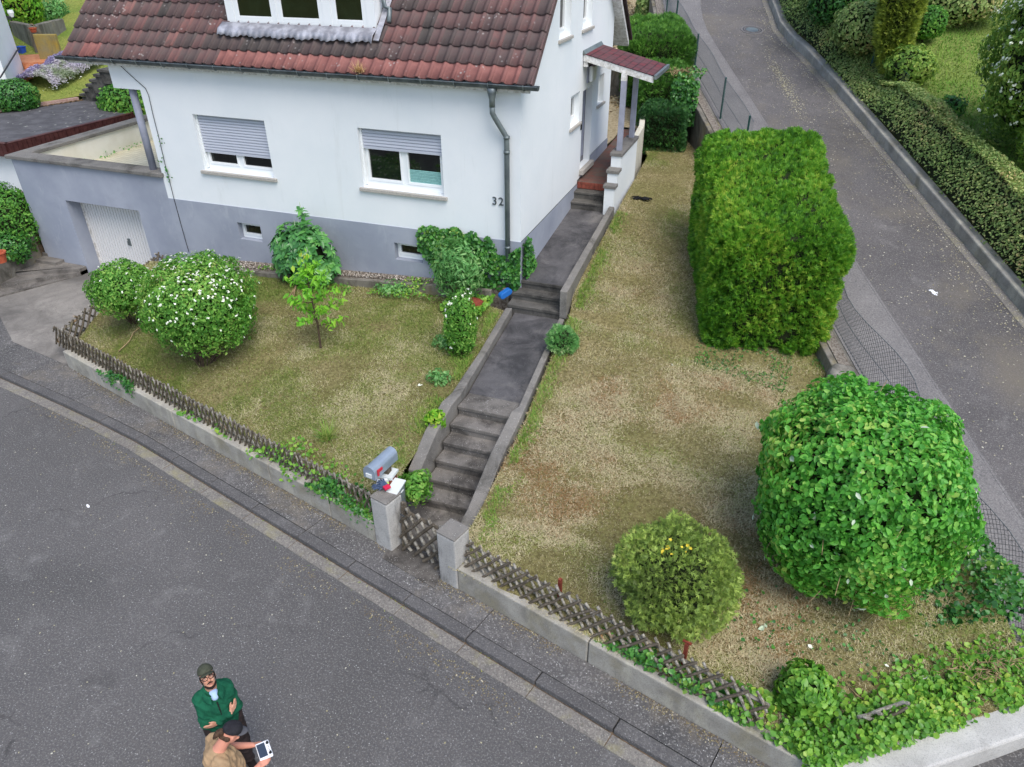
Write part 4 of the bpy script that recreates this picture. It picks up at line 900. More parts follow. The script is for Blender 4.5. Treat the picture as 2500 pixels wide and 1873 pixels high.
# ---- mail boxes behind the left pillar
mp = tag(MB().box((-4.5, 6.7, .4), (-4.32, 6.88, 1.03)).build('brick_post', M['brick_red'], bevel=.008), 'short red brick post with a pale cap under the round mailbox', 'post')
MB().box((-4.52, 6.68, 1.031), (-4.3, 6.9, 1.07)).build('cap', M['letterbox_lid'], mp)
mst = MB(); mst.box((-4.45, 6.74, 1.071), (-4.37, 6.84, 1.17)); mst.build('stem', M['fence_wood'], mp)
mbx = thing('mailbox', (-4.44, 6.77, 1.17), 'grey round-topped mailbox with a small red flag on the brick post', 'mailbox')
def usbox(p0, p1, w_, h):
    p0, p1 = np.array(p0), np.array(p1); u = p1-p0; u /= np.linalg.norm(u); b = np.array([u[1], -u[0], 0])
    pr = [(-w_, 0), (w_, 0), (w_, h-w_)]+[(w_*math.cos(a), h-w_+w_*math.sin(a)) for a in np.linspace(.3, math.pi-.3, 7)]+[(-w_, h-w_)]
    def ring(p, k): return [p+b*x*k+np.array([0, 0, z*k+(1-k)*h*.3]) for x, z in pr]
    m_ = MB(); n = len(pr); m_.add(ring(p0, 1)+ring(p1, 1), [list(range(n)), list(range(n, 2*n))]+[(i, (i+1) % n, n+(i+1) % n, n+i) for i in range(n)])
    m_.build('shell', M['mailbox_grey'], mbx); d_ = MB(); q = p0-u*.012; d_.add(ring(q, 1.06)+ring(p0+u*.03, 1.06), [list(range(n)), list(range(n, 2*n))]+[(i, (i+1) % n, n+(i+1) % n, n+i) for i in range(n)])
    dd = d_.build('door', M['mailbox_grey'], mbx); d_ = MB(); d_.obox(q+[0, 0, h*.3]-u*.01, b*.045, u*.008, (0, 0, .03)); d_.build('handle', M['letterbox_lid'], dd)
    fg = MB(); fg.obox(p0+u*.1-b*(w_+.01)*-1+[0, 0, h*.55], u*.05, b*.006, (0, 0, .022)); fg.obox(p0+u*.06+b*(w_+.01)+[0, 0, h*.45], u*.018, b*.005, (0, 0, .05)); fg.build('flag', M['red_plastic'], mbx)
usbox((-4.49, 6.48, 1.18), (-4.42, 6.98, 1.18), .09, .19)
lb = thing('letterbox', (-4.22, 6.65, .6), 'slim grey metal letterbox with pale lid beside the brick post', 'letterbox')
MB().box((-4.3, 6.56, .5), (-4.16, 6.79, .93)).build('case', M['letterbox_grey'], lb, bevel=.006)
l_ = MB(); l_.hexa([(-4.315, 6.54, .93), (-4.145, 6.54, .93), (-4.145, 6.81, .965), (-4.315, 6.81, .965), (-4.315, 6.54, .945), (-4.145, 6.54, .945), (-4.145, 6.81, .985), (-4.315, 6.81, .985)]); l_.build('lid', M['letterbox_lid'], lb)
MB().box((-4.159, 6.62, .86), (-4.154, 6.74, .88)).build('slot', M['paper_white'], lb)
# gloves and papers on the pillar
pt = np.array(wl(8.47, .2, .95))
bx = MB(); bx.obox(pt+[-.06, .06, .03], (.055, .015, 0), (-.015, .045, .01), (0, 0, .022)); bx.obox(pt+[.02, .13, .06], (.035, .035, .015), (-.02, .02, .0), (.0, -.015, .045)); tag(bx.build('paper_packet', M['paper_white'], bevel=.006), 'crumpled white paper packet lying on the left gate pillar', 'packet')
def glove(base, ang, mat, cuff, label):
    root = thing('work_glove', base, label, 'glove', 'work gloves on the gate pillar'); u = np.array([math.cos(ang), math.sin(ang), 0]); v = np.array([-u[1], u[0], 0]); b = np.array(base)
    m_ = MB(); m_.obox(b+u*.05, u*.05, v*.042, (0, 0, .016))
    for k, (a, l) in enumerate(((-.5, .07), (-.17, .085), (.15, .08), (.5, .065), (1.25, .06))):
        s = b+u*(.09 if k < 4 else .03)+v*(-.032+.021*k if k < 4 else .04); d = u*math.cos(a*.6)+v*math.sin(a*.6); m_.tube([s, s+d*l*.6+[0, 0, .008], s+d*l-[0, 0, .006]], [.012, .012, .008], 7)
    m_.build('hand', M[mat], root, bevel=.008); c = MB(); c.obox(b-u*.03, u*.035, v*.046, (0, 0, .02)); c.build('cuff', M[cuff], root, bevel=.008)
glove(pt+[.03, .0, .055], R_(215), 'glove_blue', 'glove_lime', 'blue work glove with lime cuff on the left pillar'); glove(pt+[.07, -.03, .08], R_(150), 'glove_blue', 'glove_red', 'blue work glove with red cuff on the left pillar')
# blue rainwater elbow at the pipe foot
be = MB(); c = gz(1234, 716, 1.5); ax = np.array([-.55, -.75, -.32]); ax /= np.linalg.norm(ax); sd_ = np.cross(ax, [0, 0, 1.]); sd_ /= np.linalg.norm(sd_); up_ = np.cross(sd_, ax)
pr = [(.085+.06*math.cos(a), .06*math.sin(a)) for a in np.linspace(-math.pi/2, math.pi/2, 10)]+[(-.07+.06*math.cos(a), .06*math.sin(a)) for a in np.linspace(math.pi/2, 3*math.pi/2, 10)]
n = len(pr); be.add([c+ax*a+up_*b+sd_*s for s in (-.055, .055) for a, b in pr], [list(range(n))[::-1], list(range(n, 2*n))]+[(i, (i+1) % n, n+(i+1) % n, n+i) for i in range(n)])
tag(be.build('pipe_elbow', M['blue_plastic'], bevel=.012), 'bright blue plastic rainwater elbow at the foot of the downpipe', 'pipe elbow')
# ---- chain-link fences along the lane
def chain(label, ts, s_of, hgt, sag=.0, wmat='dark_wire', posts=True, top='wire', sp=.075, extra=''):
    root = thing('chain_link_fence', rp(ts[0], s_of(ts[0])), label, 'fence'); L = ts[-1]-ts[0]; V = []; Fq = []
    def P(t, h):
        k = sag*math.sin((t-ts[0])*2.1)*h/hgt; return np.array(rp(t, s_of(t)+k, .06+h))
    def wire(a, b, r):
        n = 6; pts = [P(a[0]+(b[0]-a[0])*i/n, a[1]+(b[1]-a[1])*i/n) for i in range(n+1)]; k = len(V)
        for p in pts:
            for q in range(3): V.append(p+np.array([r*math.cos(q*2.1), r*math.sin(q*2.1), r*math.sin(q*2.1+1)]))
        for i in range(n):
            for q in range(3): Fq.append((k+3*i+q, k+3*i+(q+1) % 3, k+3*i+3+(q+1) % 3, k+3*i+3+q))
    t = ts[0]-hgt
    while t < ts[-1]:
        a, b = max(t, ts[0]), min(t+hgt, ts[-1])
        if b > a:
            wire((a, a-t), (b, b-t), .0024); wire((a, hgt-(a-t)), (b, hgt-(b-t)), .0024)
        t += sp
    bulk('mesh', V, Fq, M[wmat], root)
    tw = MB()
    for h in (hgt, hgt*.5, .03): tw.tube([P(ts[0]+L*i/24, h) for i in range(25)], .005, 5)
    tw.build('tension_wire', M[top], root)
    if posts:
        for t in posts: MB().tube([rp(t, s_of(t), -.1), rp(t, s_of(t), hgt+.06)], .024, 10).build('post', M['green_post'], root)
chain('green posted chain-link fence above the retaining wall by the lane', [-7.9, 2.6], lambda t: lef(t)+.08, .92, .03, 'wire', (-7.6, -5.62, -2.9, -.4, 1.45))
chain('sagging chain-link fence behind the thuja hedge and dogwood', [-19.2, -11.6], lambda t: -2.62, .85, .14, 'dark_wire', (-18.9, -16.2, -11.7))
# ================================================================ planting
def shrub(name, label, cat, base, c, r, e, n, L, mat, kind='leaf', asp=.55, seed=1, amp=.1, depth=.22, core=.78, stems=6, group=None, flowers=0, fl_size=.035, fl_top=.0, zmin=None, jit=.6, droop=.25, stem_r=.014, k=5, w_=.16, petal='white_petal', bias=None):
    base = np.array(base, float); c = np.array(c, float); r = np.array(r, float) if hasattr(r, '__len__') else np.array([r]*3, float)
    root = thing(name, base, label, cat, group)
    P, N = ball_pts(n, c, r, e, seed, amp, depth, zmin)
    if bias is not None: bm_ = bias(P); P, N = P[bm_], N[bm_]
    V, Fa, rd = leaves(P, N, L, asp, jit=jit, droop=droop) if kind == 'leaf' else sprays(P, N, L, k, w_, jit=jit)
    bulk('foliage', V, Fa, mat, root, rd)
    if core: V, Fa = ball_core(c, r*core, e, seed, amp*.6, 1.0, zmin); bulk('shade_core', V, Fa, M['shade_twigs'], root, smooth=True)  # solid core closing the crown, coloured dark as the shade inside it
    if stems:
        g = MB()
        for i in range(stems):
            a = rng.random()*6.3; q = base+[.12*math.cos(a)*r[0], .12*math.sin(a)*r[1], -.05]; t_ = c+np.array([math.cos(a)*r[0], math.sin(a)*r[1], 0])*rng.uniform(.3, .75)+[0, 0, -r[2]*.2]
            md = (q+t_)/2+rng.normal(0, .05, 3)*r[0]; g.tube([q, md, t_], [stem_r, stem_r*.8, stem_r*.5], 6)
        g.build('stems', M['bark'], root)
    if flowers:
        P, N = ball_pts(flowers*3, c, r*1.02, e, seed, amp, .03, zmin); m = (N[:, 2] > fl_top+rng.normal(0, .35, len(N))); P, N = P[m][:flowers], N[m][:flowers]
        Q = np.repeat(P, 5, 0)+rng.normal(0, fl_size*.3, (len(P)*5, 3)); V, Fa, rd = leaves(Q, np.repeat(N, 5, 0)+[0, 0, .6], fl_size, .9, .1, .5, 0); bulk('flowers', V, Fa, M[petal], root, rd)
    return root
# big clipped thuja hedge
def boxhedge(name, label, cat, p0, p1, wid, h, mat, n, L, kind='spray', rd=.3, seed=3, amp=.08, z0=None, z1=None, k=5, w_=.16, depth=.14, asp=.5, group=None, jit=.7):
    p0, p1 = np.array(p0, float), np.array(p1, float); d = p1-p0; Ln = np.linalg.norm(d[:2]); u = np.array([d[0], d[1], 0])/Ln; v = np.array([-u[1], u[0], 0]); sl = d[2]/Ln; mid = (p0+p1)/2
    root = thing(name, mid, label, cat, group)
    T = lambda Q: mid+Q[:, :1]*u+Q[:, 1:2]*v+np.stack([0*Q[:, 0], 0*Q[:, 0], Q[:, 2]+h/2+sl*Q[:, 0]], 1)
    half = np.array([Ln/2, wid/2, h/2]); P, N = box_pts(n, half, rd, seed, amp, depth); Nw = N[:, :1]*u+N[:, 1:2]*v+np.array([0, 0, 1.])*N[:, 2:]
    V, Fa, r_ = sprays(T(P), Nw, L, k, w_, jit=jit) if kind == 'spray' else leaves(T(P), Nw, L, asp)
    bulk('foliage', V, Fa, mat, root, r_)
    c = MB(); hh = half-np.array([.16, .16, .12]); pts = []
    for sz in (-1, 1):
        for a, b in ((-1, -1), (1, -1), (1, 1), (-1, 1)): pts.append((a*hh[0], b*hh[1], sz*hh[2]))
    c.hexa(T(np.array(pts))); c.build('shade_core', M['shade_twigs'], root, bevel=min(.3, rd))  # solid block inside the hedge, its inner shade put into the colour
    return root
boxhedge('thuja_hedge', 'big clipped bright green thuja hedge standing on the side lawn', 'hedge', (.24, 11.9, .8), (-.66, 15.2, 1.85), 2.3, 2.4, G_THUJA, 95000, .085, rd=.5, seed=5, amp=.09, w_=.2, depth=.22, jit=1.0, k=4)
P = zone([(-.9, 11.2), (1.6, 10.9), (1.9, 12.2), (-1.0, 12.0)], 2600, lawn_z); P = P[vnoise(P[:, 0], P[:, 1], .4, 88) > .4]; V, Fa, r = leaves(P+[0, 0, .03], np.tile([0, 0, 1.], (len(P), 1)), .04, .5, jit=1.5)
tag(bulk('ground_ivy', V, Fa, G_IVY, None, r), 'patch of low creeping ivy under the front of the thuja hedge', 'ivy')
# dogwood dome
q = gz(2090, 1205, 1.72); shrub('dogwood_bush', 'huge rounded bush of broad light green leaves at the lane corner', 'bush', (q[0], q[1], .55), q+[0, .0, .05], (1.12, 1.18, 1.2), 2.8, 38000, .074, G_DOG, seed=8, amp=.1, depth=.3, core=.78, stems=5, zmin=.6, asp=.62, droop=.5, jit=.75)
dog_c = q
dg_ = bpy.data.objects['dogwood_bush']
for i in range(40):
    d = unit(rng.normal(size=(1, 3))+np.array([-.15, -.5, .45]))[0]; p = q+d*np.array([1.1, 1.12, 1.14])*rng.uniform(.92, 1.0); e_ = p+unit((d+rng.normal(0, .55, 3))[None])[0]*rng.uniform(.12, .3); MB().tube([p-d*.1, p, e_], [.006, .005, .003], 5).build('twig', M['dry_twig'], dg_)
P, N = ball_pts(60, q, (1.2, 1.23, 1.25), 2.6, 8, .1, .02); V, Fa, r = leaves(P, N, .09, .5); bulk('pale_leaves', V, Fa, M['pale_leaf'], dg_, r)
# round box-like shrub
q = gz(1652, 1405, 1.12); shrub('round_shrub', 'rounded small-leaved shrub with a few yellow leaves on the side lawn', 'shrub', (q[0], q[1], .45), q, (.69, .69, .66), 2.2, 15000, .06, G_BOX, 'spray', seed=12, amp=.16, depth=.5, core=.66, k=4, w_=.26, stems=5, jit=1.2, zmin=.5)
P = np.array([gz(1625, 1352, 1.7), gz(1632, 1340, 1.7), gz(1671, 1347, 1.7)]); P = np.repeat(P, 4, 0)+rng.normal(0, .035, (12, 3)); V, Fa, r = leaves(P+[0, 0, .06], np.tile([-.1, -.3, 1.], (12, 1)), .045, .7); bulk('yellow_leaves', V, Fa, M['yellow_leaf'], bpy.data.objects['round_shrub'], r)
# white flowering shrubs on the left lawn
q = gz(492, 752, 1.75); b = gl(500, 885); shrub('flowering_shrub', 'large round shrub dotted with white blossom on the front lawn', 'shrub', b, (q[0], q[1], 1.78), (.95, .92, .9), 2.4, 26000, .056, G_FLOW, seed=21, amp=.1, depth=.34, core=.7, stems=22, flowers=260, fl_size=.028, fl_top=.15, zmin=1.16, bias=lambda P: rng.random(len(P)) < np.clip((P[:, 2]-1.0)*2.2, .12, 1), stem_r=.012)
q = gz(300, 700, 1.65); b = gl(330, 785); shrub('flowering_shrub', 'smaller round white-flowering shrub beside the driveway fence', 'shrub', b, (q[0], q[1], 1.6), (.62, .6, .52), 2.3, 9500, .056, G_FLOW, seed=22, amp=.12, depth=.34, core=.7, stems=16, flowers=34, fl_size=.026, zmin=1.2, bias=lambda P: rng.random(len(P)) < np.clip((P[:, 2]-1.05)*3, .12, 1), stem_r=.01)
q = gz(1123, 810, 1.55); b = gl(1128, 885); shrub('flowering_shrub', 'narrow upright shrub with white flowers at its tip beside the path', 'shrub', (q[0], q[1], 1.05), (q[0], q[1], 1.68), (.27, .27, .55), 3, 4600, .055, G_FLOW, seed=23, amp=.22, depth=.45, core=.55, stems=6, flowers=34, fl_size=.03, fl_top=.25)
# laurel with big leaves
root = thing('laurel_shrub', (-8.95, 11.7, 1.1), 'glossy large-leaved evergreen shrub against the blue-grey plinth', 'shrub')
P = []; N = []
cen = np.array([-8.9, 11.62, 1.75]); W_, _n = ball_pts(230, cen, (.74, .42, .68), 2.2, 31, .1, .3); TT_ = []
W_ = np.concatenate([W_, cen+np.array([[.12, 0, .95], [.1, .05, .82], [.2, -.05, .72]])]); _n = np.concatenate([_n, np.tile([0, -.1, 1.], (3, 1))])
for p, nn in zip(W_, _n):
    if p[1] > 12.05: p = p*[1, 0, 1]+[0, 12.0, 0]
    ax_ = unit((nn+np.array([0, -.25, .75]))[None])[0]; e1 = unit(np.cross(ax_, [1, .2, .1])[None])[0]; e2 = np.cross(ax_, e1); a0 = rng.random()*6.3
    for j in range(8):
        a = a0+j*2*math.pi/8*1.0; d = e1*math.cos(a)+e2*math.sin(a)+ax_*(.25 if j % 2 else -.1); P.append(p+d*.06); TT_.append(d); N.append(ax_-d*.1+rng.normal(0, .12, 3))
P, N = np.array(P), unit(np.array(N)); Tn = []
V, Fa, r = leaves(P, N, .165, .5, .15, .15, .08, TT_); bulk('foliage', V, Fa, G_RHO, root, r)
V, Fa = ball_core(cen, (.45, .26, .45), 2.2, 31, .05, 1.0); bulk('shade_core', V, Fa, M['shade_twigs'], root, smooth=True)
for p, nn in zip(W_[::5], _n[::5]):
    if nn[2] > .1: MB().tube([p+nn*.03+[0, 0, .02], p+nn*.05+[0, 0, .13]], [.01, .005], 5).build('flower_bud', M['pale_leaf'], root)
s_ = MB()
for i in range(5): s_.tube([(-8.9+rng.normal(0, .08), 11.62, 1.05), (-8.9+rng.normal(0, .3), 11.6+rng.normal(0, .1), 1.7)], [.02, .012], 6)
s_.build('stems', M['bark'], root)
# cherry sapling
b = gl(783, 850); root = thing('cherry_sapling', b, 'young bright green cherry sapling standing alone on the front lawn', 'sapling')
t = MB(); top_ = np.array([b[0]-.06, b[1]+.03, b[2]+1.62]); t.tube([b-[0, 0, .05], b+[.02, 0, .5], b+[-.03, 0, 1.1], top_], [.022, .018, .012, .006], 7)
P = []; N = []
for i in range(17):
    h = .45+1.1*i/17; a = i*2.4; ln = (.52*(1-.5*(h-.45)/1.1)) if h < 1.3 else .16; s0 = b+[0, 0, h]; e_ = s0+[math.cos(a)*ln, math.sin(a)*ln, .22*ln+.08]
    t.tube([s0, e_], [.008, .003], 5)
    for j in range(34):
        w2 = rng.uniform(.25, 1.08); P.append(s0+(e_-s0)*w2+rng.normal(0, .045, 3)); N.append([rng.normal(0, .5), rng.normal(0, .5)-.3, .8])
for j in range(26): P.append(top_+[0, 0, .02]+rng.normal(0, [.06, .06, .12], 3)); N.append(rng.normal(0, .5, 3)+[0, -.3, .7])
t.build('trunk', M['bark'], root); V, Fa, r = leaves(np.array(P), unit(np.array(N)), .115, .45, .2, .4, .5); r = r*.72; bulk('foliage', V, Fa, G_SAP, root, r)
P = np.tile(top_+[0, 0, .14], (8, 1))+rng.normal(0, .035, (8, 3)); V, Fa, r = leaves(P, rng.normal(size=(8, 3)), .08, .4); bulk('young_leaves', V, Fa, G_SAP, root, r*0+1)
# elder shrub before the ivy
q = gz(1122, 655, 1.95); shrub('elder_shrub', 'loose feathery green shrub in front of the ivy at the house corner', 'shrub', (q[0], q[1], 1.3), (q[0], q[1]-.05, 1.92), (.5, .36, .62), 2.0, 2600, .1, G_ELD, seed=41, amp=.3, depth=.9, core=0, stems=11, asp=.32)
# small bushes by the path
q = gz(1375, 828, 1.42); shrub('low_bush', 'small feathery green bush on the right edge of the garden path', 'bush', (q[0], q[1], 1.2), (q[0], q[1], 1.4), (.29, .26, .3), 2, 1700, .07, G_ELD, 'spray', seed=42, amp=.2, depth=.5, core=.6, stems=4, k=4, w_=.24)
q = gz(1062, 1022, 1.05); shrub('low_bush', 'tiny bright green bush leaning over the coping beside the lower steps', 'bush', (q[0], q[1], .9), (q[0], q[1], 1.04), (.17, .15, .18), 2, 420, .075, G_SAP, seed=43, amp=.2, depth=.5, core=.4, stems=3)
q = gz(1008, 1185, .8); shrub('low_bush', 'dense small bush between the mailbox posts and the lower steps', 'bush', (q[0], q[1], .6), (q[0]+.02, q[1]+.05, .74), (.23, .26, .22), 2.2, 1300, .06, G_FLOW, seed=44, amp=.34, depth=.6, core=.5, stems=4)
q = gz(1972, 1672, .75); shrub('ivy_mound', 'small ivy mound with yellow leaves near the front corner of the lawn', 'ivy', (q[0], q[1], .42), (q[0], q[1], .68), (.3, .3, .3), 2.2, 1300, .075, G_IVY2, seed=45, amp=.16, depth=.35, core=.7, stems=3, asp=.85)
for px, py, s, lab in ((1075, 935, .22, 'low leafy weed clump on the left lawn beside the path edging'), (1090, 845, .26, 'pale straggly weed clump beside the narrow flowering shrub'), (960, 715, .42, 'straggly weeds over the bed edging under the basement window')):
    q = gl(px, py); shrub('weed_clump', lab, 'weeds', q, q+[0, 0, .08], (s, s*.7, .17), 2, int(900*s*2), .06, G_ELD, seed=int(px), amp=.2, depth=.8, core=0, stems=0)
P = np.stack([rng.uniform(-10.2, -5.2, 2000), rng.uniform(-.4, .25, 2000), np.zeros(2000)], 1); m = vnoise(P[:, 0], P[:, 1], .5, 77) > .5; P = P[m]; P[:, 1] += np.interp(P[:, 0], [-12.6, -6.3], [11.5, 11.8]); P[:, 2] = np.interp(P[:, 0], [-10.5, -6.3], [1.2, 1.42])-.02+.08*rng.random(len(P)); P[:, 2] -= .25*np.clip(np.interp(P[:, 0], [-12.6, -6.3], [11.5, 11.8])-P[:, 1], 0, 1)
V, Fa, r = leaves(P, np.tile([0, -.3, 1.], (len(P), 1)), .06, .5, jit=1.2); tag(bulk('bed_weeds', V, Fa, G_IVY2, None, r), 'ragged weeds growing along the edging of the gravel strip', 'weeds')
# grass tufts
def tuft(label, p, n, h, mat, lean=.8):
    P = np.tile(p, (n, 1))+np.stack([rng.normal(0, h*.12, n), rng.normal(0, h*.12, n), np.zeros(n)], 1); V, Fa = blades(P, h, lean, .006); tag(bulk('grass_tuft', V, Fa, M[mat], None, np.repeat(rng.random(n), 3)), label, 'grass tuft')
tuft('long pale green grass tuft on the front lawn near the mailbox', gl(800, 1070), 170, .32, 'green_grass'); tuft('long green grass tuft beside the front corner ivy', gl(1985, 1735), 260, .26, 'green_grass')
gtf = MB(); q = np.array([-7.32, 11.93, 5.26])
P = np.tile(q, (140, 1))+rng.normal(0, [.05, .02, .01], (140, 3)); V, Fa = blades(P, .2, .8, .005); t = Nt('straw'); t.done(t.cramp(t.attr('rnd'), [(0, '#b08a55'), (1, '#d3b585')]), .8); tag(bulk('gutter_grass', V, Fa, M['straw'], None, np.repeat(rng.random(140), 3)), 'tuft of dry straw-coloured grass growing in the roof gutter', 'grass tuft')
# ivy sheets
def ivy(label, pts, nrm, L, mat, jit=.8, name='ivy'):
    V, Fa, r = leaves(pts, nrm, L, .9, .2, jit, .3); return tag(bulk(name, V, Fa, mat, None, r), label, 'ivy')
n = 10500; x = rng.uniform(-6.5, -4.4, n); z = rng.uniform(1.35, 2.62, n); up = np.interp(x, [-6.5, -6.4, -5.5, -5.0, -4.8, -4.4], [2.35, 2.47, 2.5, 2.38, 2.2, 2.35]); lo = np.interp(x, [-6.5, -6.1, -4.4], [2.1, 1.4, 1.5])
m = (z < up+.12*(vnoise(x*3, z*0, .5, 3)-.5)*2) & (z > lo); x, z = x[m], z[m]; P = np.stack([x, 12.1-.22*rng.random(len(x))**2*vnoise(x, z, .22, 66), z], 1); kk = rng.random(len(x)) < np.clip(vnoise(x, z, .16, 67)*1.7, .25, 1); P = P[kk]
y2 = rng.uniform(12.15, 12.75, 900); z2 = rng.uniform(1.7, 2.5, 900); m2 = z2 < np.interp(y2, [12.15, 12.4, 12.75], [2.4, 2.45, 1.75]); P2 = np.stack([np.full(m2.sum(), -4.36)+.1*rng.random(m2.sum()), y2[m2], z2[m2]], 1)
ivy('thick dark ivy covering the house corner around the downpipe', np.concatenate([P, P2]), np.concatenate([np.tile([0, -1., .35], (len(P), 1)), np.tile([1., -.2, .35], (len(P2), 1))]), .065, G_IVY)
n = 1100; x = rng.uniform(-5.7, -4.85, n); P = np.stack([x, rng.uniform(11.2, 11.95, n), np.full(n, 1.3)+.06*rng.random(n)], 1); P[:, 2] += .12*(P[:, 1]-11.5); ivy('low ivy and weeds around the blue pipe elbow', P, np.tile([0, -.2, 1.], (n, 1)), .07, G_IVY2, 1.2)
def wallivy(label, s0, s1, n, zt, mat, seed, dlo=-.03, dhi=.35, L=.075, dens=None, name='ivy'):
    s = rng.uniform(s0, s1, n); d = rng.uniform(dlo, dhi, n); e = np.minimum(s-s0, s1-s)/(.35*(s1-s0)); z = .4+rng.random(n)*zt*np.clip(e, .2, 1)*(.5+.7*vnoise(s, d, .35, seed)); out = d < .02; z = np.where(out, .46-rng.random(n)**2*.28*vnoise(s, s, .4, seed+1), z)
    P = np.array([wl(a, b, c) for a, b, c in zip(s, d, z)]); k = rng.random(n) < np.clip(vnoise(s, d*2, .25, seed+2)*1.6-.1, 0, 1); return ivy(label, P[k], np.tile(-WN*.6+[0, 0, .8], (k.sum(), 1)), L, mat, 1.0, name)
wallivy('ivy thicket smothering the fence beside the left gate pillar', 7.0, 8.4, 3000, .4, G_IVY, 5, dlo=.0, dhi=.28, L=.05)
wallivy('light green creeper tumbling over the fence left of the gate', 5.6, 8.1, 1100, .5, G_IVY2, 9, dhi=.5, L=.055)
wallivy('ivy clump at the foot of the fence near the driveway end', 1.3, 2.5, 1200, .14, G_IVY, 7, dhi=.16, L=.045)
wallivy('few ivy leaves at the foot of the middle fence', 3.6, 5.2, 260, .18, G_IVY2, 8, dlo=.02, dhi=.2)
wallivy('dark ivy patch climbing the fence right of the gate', 11.9, 13.7, 1500, .2, G_IVY, 6, dlo=.04, dhi=.25, L=.055)
wallivy('light ivy spilling over the wall at its street corner end', 13.3, 14.3, 2000, .22, G_IVY2, 4, dlo=.03, dhi=.45, L=.06)
# corner ivy along the broad wall
n = 7500; s = rng.uniform(-.1, 3.2, n); d = rng.uniform(.24, .24+.5+.4*rng.random(n), n); pp = CA+cdv*s[:, None]+cn*d[:, None]; z = .42+(.26-.2*np.abs(d-.5))*rng.random(n)*(.5+.8*vnoise(s, d, .4, 9))
P = np.stack([pp[:, 0], pp[:, 1], z], 1); k = rng.random(n) < np.clip(vnoise(s, d, .3, 19)*1.7-.1, 0, 1)*np.where(s < 1, 1, .9); ivy('broad band of bright ivy along the rounded corner wall', P[k], np.tile([.1, -.5, .8], (k.sum(), 1)), .06, G_IVY2, 1.0)
n = 7500; tt = rng.uniform(-19.2, -16.2, n); ss = rng.uniform(-3.9, -2.55, n); P = np.array([rp(a, b) for a, b in zip(tt, ss)]); g_ = lawn_z(P[:, 0], P[:, 1]); hgt = .55*np.exp(-((ss+2.95)/.45)**2)*(.5+.8*vnoise(tt, ss, .4, 29)); P[:, 2] = np.maximum(g_, P[:, 2]*(ss > -3))+hgt*rng.random(n)
k = rng.random(n) < np.clip(vnoise(tt, ss, .35, 23)*1.5, 0, 1); ivy('dark ivy thicket along the lane fence below the dogwood bush', P[k], np.tile([-.2, -.4, .8], (k.sum(), 1)), .062, G_IVY, 1.0)
n = 200; P = np.stack([rng.normal(dog_c[0]-.3, .7, n), rng.normal(dog_c[1]-1.25, .25, n), np.zeros(n)], 1); P[:, 2] = lawn_z(P[:, 0], P[:, 1])+.12*rng.random(n); ivy('scattered ground ivy below the front of the dogwood bush', P, np.tile([0, -.3, 1.], (n, 1)), .042, G_IVY, 1.0)
# fence rests among the corner ivy
lg = thing('fence_remnant', (1.6, 5.5, .6), 'broken grey lattice fence piece sticking out of the corner ivy', 'fence'); L0 = CA+cdv*.6+cn*.55; L1 = CA+cdv*1.15+cn*.55
lattice(lg, (*L0, .42), (*L1, .46), .0, .32, .17, 0, -.25, .018, .1, 1.0)
n = 160; s = rng.normal(2.3, .2, n); d = rng.normal(.62, .08, n); pp = CA+cdv*s[:, None]+cn*d[:, None]; P = np.stack([pp[:, 0], pp[:, 1], .62+.1*rng.random(n)], 1); V, Fa, r = leaves(P, np.tile([0, 0, 1.], (n, 1)), .09, .12, jit=1.0); tag(bulk('dry_twigs', V, Fa, M['dry_twig'], None, r), 'pale heap of dry clipped twigs on the corner ivy', 'twigs')
# ---- clipped conifers behind the porch
boxhedge('clipped_conifer', 'dark clipped box-shaped conifer nearest the porch wall', 'hedge', (-3.2, 19.4, 2.25), (-3.3, 20.45, 2.4), 1.2, 1.12, G_YEW, 9000, .075, rd=.18, seed=51, amp=.05, k=4, w_=.24)
boxhedge('clipped_conifer', 'middle shaggy conifer overgrown with ivy and dry twigs', 'hedge', (-3.3, 20.4, 2.4), (-3.7, 21.9, 2.7), 1.5, 1.6, G_YEW2, 12000, .09, rd=.4, seed=52, amp=.14, k=4, w_=.22)
boxhedge('clipped_conifer', 'farthest and largest clipped green conifer beside the lane', 'hedge', (-3.8, 21.9, 2.7), (-4.75, 24.3, 3.1), 1.95, 2.1, G_YEW2, 18000, .11, rd=.5, seed=53, amp=.1, k=4, w_=.2)
n = 1100; P = np.stack([rng.uniform(-3.2, -2.5, n), rng.uniform(20.3, 21.6, n), rng.uniform(2.9, 4.15, n)], 1); P[:, 1] = np.where(P[:, 2] > 4.0, P[:, 1], 20.3-.1*rng.random(n)); ivy('glossy ivy spreading over the middle conifer', P, np.tile([.2, -.8, .5], (n, 1)), .075, G_IVY)
n = 130; P = np.stack([rng.normal(-3.1, .2, n), rng.normal(20.9, .22, n), 4.08+.06*rng.random(n)], 1); V, Fa, r = leaves(P, np.tile([0, -.3, 1.], (n, 1)), .2, .09, jit=1.0); tag(bulk('dry_twigs', V, Fa, M['dry_twig'], None, r), 'dead twigs lying on top of the middle conifer', 'twigs')
